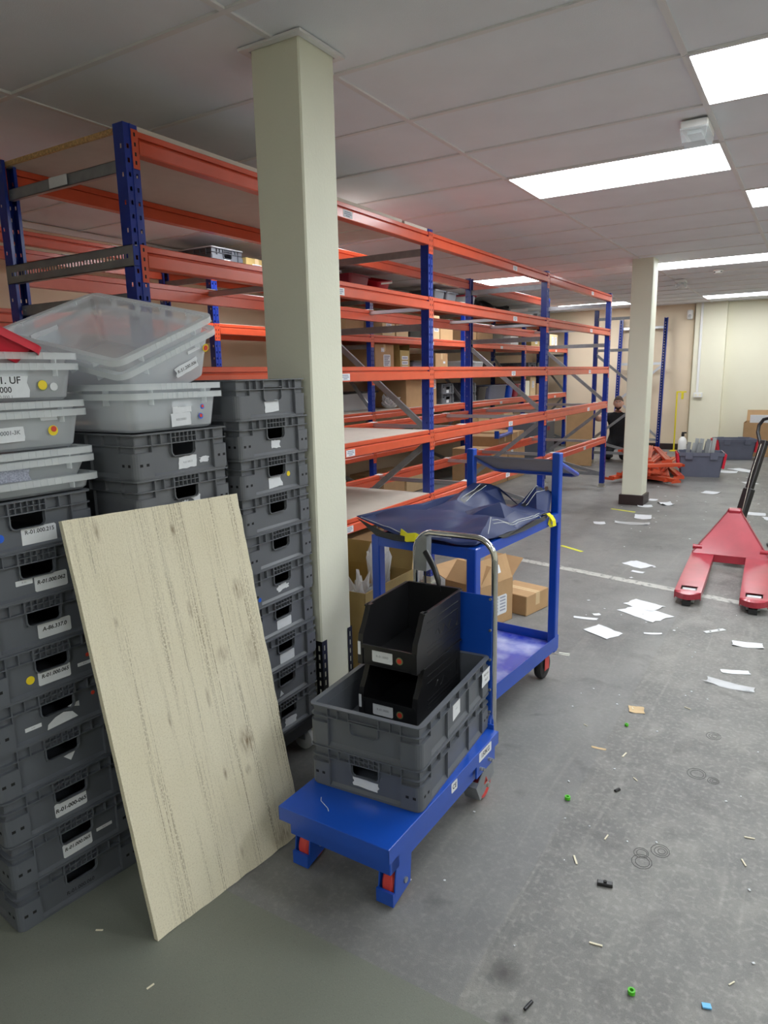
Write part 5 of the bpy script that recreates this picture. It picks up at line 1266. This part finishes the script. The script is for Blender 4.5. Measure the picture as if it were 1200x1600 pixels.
    for p in bod.polygons:
        p.use_smooth = True; c = p.center; k = 0
        neckline = .795+.03*(abs(c.x)/.08) if abs(c.x) < .09 else 1
        if c.z < neckline and abs(c.x) < .29 and c.z > .40: k = 1
        if abs(c.x) > .245 and c.y < -.075 and c.z > .6: k = 0      # bare right forearm
        if .15 < c.x and c.z < .50 and c.y < -.06: k = 0
        if c.z <= .40 and not (c.x > .15 and c.y < -.08 and c.z > .28): k = 2
        if c.z < .16 and c.y > .13: k = 3
        p.material_index = k
    inst('body', bod, None, root)
    # hair cap and beard shadow follow the skull
    hb = MB(); seg = 24; rows = []
    for i in range(7):
        ph = R(90-i*13); ring_ = []
        for k in range(seg):
            a = 2*math.pi*k/seg; x = math.cos(a)*math.cos(ph); y = math.sin(a)*math.cos(ph); z = math.sin(ph)
            front = max(0,-y); z2 = max(z, .50*front+.02); sc = 1.045
            ring_.append(tuple(hc+Vector((x*.077*sc, y*.098*sc, z2*.118*sc))))
        rows.append(ring_)
    hb.loft(rows, True, False); hb.build('hair','hair_brown',root,smooth=60)
    bd = MB(); 
    for s_ in (-1,1):
        e = MB()
    vv = []; ff = []
    for i in range(5):
        for k in range(13):
            a = R(-155+k*130/12); z = -.50-.12*i; rr = math.sqrt(max(0,1-z*z)); kx = 1-.28*(-z-.1); ky = 1-.12*(-z-.1)
            vv.append(tuple(hc+Vector((math.cos(a)*rr*.077*kx*1.03, math.sin(a)*rr*.098*ky*1.04-.006, z*.118))))
    for i in range(4):
        for k in range(12):
            if i < 1 and 4 <= k <= 7: continue
            ff.append((i*13+k,i*13+k+1,(i+1)*13+k+1,(i+1)*13+k))
    bd.add(vv,ff).build('beard','hair_brown',root,smooth=60)
    for s_ in (-1,1):
        MB().lathe([(0,-.008),(.006,-.006),(.009,0),(.006,.006),(0,.008)],12,Matrix.Translation(hc+Vector((s_*.029,-.088,.012)))).build('eye','eye_white',root,smooth=60)
        MB().lathe([(0,-.004),(.0035,-.003),(.0045,0),(.0035,.003),(0,.004)],10,Matrix.Translation(hc+Vector((s_*.029,-.0955,.012)))).build('pupil','ink',root,smooth=60)
        MB().tube([tuple(hc+Vector((s_*(.014+.008*k),-.094+.0025*k,.032+.002*math.sin(k)))) for k in range(4)], .0035, 6).build('eyebrow','hair_brown',root)
    MB().tube([tuple(hc+Vector((.007*k,-.096+.0012*k*k,-.060))) for k in range(-3,4)], .0042, 6).build('mouth','lip',root)
    return root
person()

# ================================================================= litter on the floor
rg = random.Random(21)
def sheet(label, x, y, w_, h_, a, m='paper_white', curl=.006, group='paper scraps on the floor', name='paper_scrap', cat='paper', torn=.12, z=.001):
    """a slightly curled piece of paper lying on the floor"""
    n = 6; vs = []; fs = []
    for j in range(n+1):
        for i in range(n+1):
            u_, v_ = i/n-.5, j/n-.5; e = 1-torn*rg.random()*(abs(u_) > .49 or abs(v_) > .49)
            vs.append((u_*w_*e, v_*h_*e, curl*(abs(u_*2)**2.2)*(.6+.4*math.sin(9*v_))+.0004))
    for j in range(n):
        for i in range(n): fs.append((j*(n+1)+i, j*(n+1)+i+1, (j+1)*(n+1)+i+1, (j+1)*(n+1)+i))
    o = MB().add(vs, fs).build(name, m, mx=T(x,y,z,R(a))); sm = o.modifiers.new('t','SOLIDIFY'); sm.thickness = .0006; sm.offset = 1
    return tag(o, label, cat, group)
for (lab, x, y, w_, h_, a, m, c) in (
 ('square white sheet on the floor right of the blue cart', -.95,3.92,.15,.20,62,'paper_white',.003),
 ('white sheet on top of another, left of the pallet forks', -.84,4.52,.22,.16,-20,'paper_white',.004),
 ('larger white sheet under another one before the pallet forks', -.80,4.36,.28,.20,-28,'paper_white',.003),
 ('white sheet lying left of the pallet truck above the painted line', -1.08,5.50,.20,.17,-30,'paper_white',.004),
 ('narrow paper strip just below the sheet by the painted line', -1.04,5.29,.10,.05,-10,'paper_white',.002),
 ('narrow paper strip near the cart wheel', -1.10,4.10,.15,.04,10,'paper_white',.002),
 ('tiny square paper on the strip near the cart wheel', -1.06,4.20,.05,.04,40,'paper_white',.004),
 ('small curved paper strip below the stacked sheets', -.69,4.03,.11,.03,25,'paper_white',.004),
 ('folded white paper at the right, in front of pallet forks', -.21,4.10,.16,.09,10,'paper_white',.010),
 ('thin white paper strip above the clear film at right', -.23,3.68,.14,.05,20,'paper_white',.003),
 ('white paper in front of the far pillar base', -1.43,7.39,.17,.26,10,'paper_white',.010),
 ('white scrap right beside the far pillar base', -1.53,8.45,.10,.14,0,'paper_white',.006),
 ('white paper scrap just in front of far pillar base corner', -1.54,8.02,.17,.16,20,'paper_white',.008),
 ('crumpled pale scrap right of the far pillar', -1.36,8.25,.14,.20,30,'paper_white',.022),
 ('white sheet on the floor between pillar and pallet handle', -1.01,9.25,.19,.22,-10,'paper_white',.006),
 ('white sheet in front of the red lidded crate', -1.02,11.25,.26,.28,0,'paper_white',.006),
 ('long white sheet right of the red lidded crate', -.84,11.5,.22,.50,40,'paper_white',.006),
 ('white paper near the top of the pallet truck handle', -.66,10.25,.17,.22,30,'paper_white',.004),
 ('white paper behind the pallet truck body', -.43,8.05,.18,.18,0,'paper_white',.004),
 ('white paper at the right edge behind the pallet truck', -.28,7.85,.16,.20,15,'paper_white',.004),
 ('white scrap on the aisle floor behind the front rack', -4.0,9.0,.16,.14,20,'paper_white',.008),
 ('pale scrap on the floor seen through the cart frame', -1.75,6.9,.12,.14,20,'paper_white',.006),
 ('beige flake of paper on the scuffed floor right of the trolley', -.57,3.03,.07,.07,15,'carton_pale',.004),
 ('narrow beige paper flake below the larger one', -.63,2.62,.06,.015,5,'carton_pale',.002)):
    sheet(lab, x, y, w_, h_, a, m, c)
sheet('crumpled strip of clear film on the floor before the pallet truck', -.24,3.50,.24,.085,-8,'clear_film',.014,None,'film_strip','plastic film',.25)
sheet('clear film strip on the floor below the white paper by the pillar', -1.47,7.02,.36,.14,8,'clear_film',.016,None,'film_strip','plastic film',.25)
pr = thing('metal_plate', 'small pale slotted strip on the floor before the pallet forks', 'metal strip', (-.39,4.24,.001), R(48)); MB().box(-.07,.07,-.015,.015,0,.003,b=.001).build('plate','white_nylon',pr); MB().cyl((-.03,0,.0),(-.03,0,.0034),.006,10).cyl((.03,0,.0),(.03,0,.0034),.006,10).build('hole','slot_dark',pr)
bk = thing('plastic_clip', 'small black plastic block on the bare floor, lower right', 'clip', (-.412,1.86,0), R(14)); MB().box(-.022,.022,-.009,.009,0,.012,b=.002).build('block','black_plastic',bk); MB().cyl((0,0,.010),(0,0,.0155),.005,10).build('stud','rubber',bk)
def ring_(label, x, y, r, m, stand=False):
    o = MB().lathe([(r*.55,0),(r,0),(r,r*1.1),(r*.55,r*1.1),(r*.55,0)],14).build('plastic_ring',m,mx=T(x,y,.0025)); tag(o,label,'ring','small plastic rings on the floor')
mat('green_bright', srgb(84,190,40), .5); mat('cyan_bright', srgb(110,190,240), .5)
ring_('green plastic ring on the floor, nearest the camera', -.262,1.522,.009,'green_bright'); ring_('green plastic ring right of the trolley', -.635,2.22,.010,'green_bright'); ring_('tiny green ring on the floor near the beige flake', -.575,2.86,.008,'green_bright')
tag(MB().box(-.010,.010,-.007,.007,0,.004).build('blue_chip','cyan_bright',mx=T(-.10,1.575,.0025,R(20))), 'light blue chip on the floor at the lower right', 'chip')
tag(MB().cyl((-.47,1.345,.005),(-.462,1.375,.005),.004,8).build('black_pin','black_plastic'), 'short black pin on the floor at the bottom edge', 'pin')
tag(MB().cyl((-.5,2.35,.004),(-.49,2.37,.004),.006,8).build('black_stub','black_plastic'), 'black stub on floor in middle of the bare area', 'stub')
# slivers of wood and plastic: nothing tells them apart
SL = MB().box(-.02,.02,-.003,.003,0,.002).mesh('sliver'); SP = MB().box(-.005,.005,-.004,.004,0,.002,b=.0008).mesh('crumb')
def scatter(n, me, name, label, cat, m, group, x0, x1, y0, y1, smin, smax):
    for k in range(n):
        s_ = rg.uniform(smin, smax); x, y = rg.uniform(x0,x1), rg.uniform(y0,y1)
        o = inst(name, me, m, None, T(x,y,.0024,rg.uniform(0,6.28)) @ Matrix.Diagonal((s_,s_,1,1))); tag(o, label, cat, group)
scatter(14, SL, 'wood_sliver', 'thin pale wood sliver on the bare grey floor right of the trolley', 'sliver', 'sliver_pale', 'wood slivers on the bare floor', -.75, .05, 1.45, 3.2, .5, 1.0)
scatter(46, SP, 'white_crumb', 'tiny white crumb on the grey floor', 'crumb', 'paper_white', 'white crumbs on the floor', -.95, .25, 1.4, 4.6, .4, .9)
scatter(26, SP.copy(), 'dark_crumb', 'tiny dark crumb on the grey floor beyond the cart', 'crumb', 'rubber', 'dark crumbs on the floor', -1.5, -.05, 4.0, 9.0, 1.0, 2.2)
scatter(22, SP.copy(), 'pale_crumb', 'tiny pale crumb on the far floor', 'crumb', 'white_nylon', 'pale crumbs on the far floor', -1.9, -.2, 4.8, 11.5, 1.2, 3.0)
for (x, y, a) in ((-1.57,.98,30),(-1.30,.93,80),(-1.0,.98,10)):
    tag(inst('sliver', SL.copy(), 'paper_white', None, T(x,y,.003,R(a))@Matrix.Diagonal((.5,.7,1,1))), 'thin pale sliver on the green floor sheet by the board', 'sliver', 'slivers on the green floor sheet')
# dark looped scuffs left on the floor
for k, (x, y, r) in enumerate(((-.245,2.95,.028),(-.265,2.62,.033),(-.205,2.60,.02),(-.34,2.02,.03),(-.30,2.10,.028),(-.35,2.06,.022))):
    mb = MB()
    for q in range(2 if k % 2 else 3):
        rr = r*(1-.3*q); mb.tube([(x+rr*math.cos(t*.5236)+.002*q, y+rr*1.15*math.sin(t*.5236), .0003) for t in range(12)], .0014, 4, closed=True)
    tag(mb.build('scuff_ring','scuff_dark'), ['dark looped scuff nearest the clear film strip','dark double ring scuff at the right side','small dark ring scuff beside the double one','lowest dark looped scuff on the right floor','upper of the overlapping dark scuffs on the right','leftmost of the overlapping dark scuffs on the right'][k], 'scuff mark', 'dark looped scuffs on the floor')
tag(MB().tube([(-.20+.05*math.cos(t*.4), 6.62+.085*math.sin(t*.4), .012+.004*math.sin(t)) for t in range(13)], .012, 8).build('cable_loop','black_plastic',smooth=60), 'short loop of black cable at the right edge beside the pallet truck', 'cable')
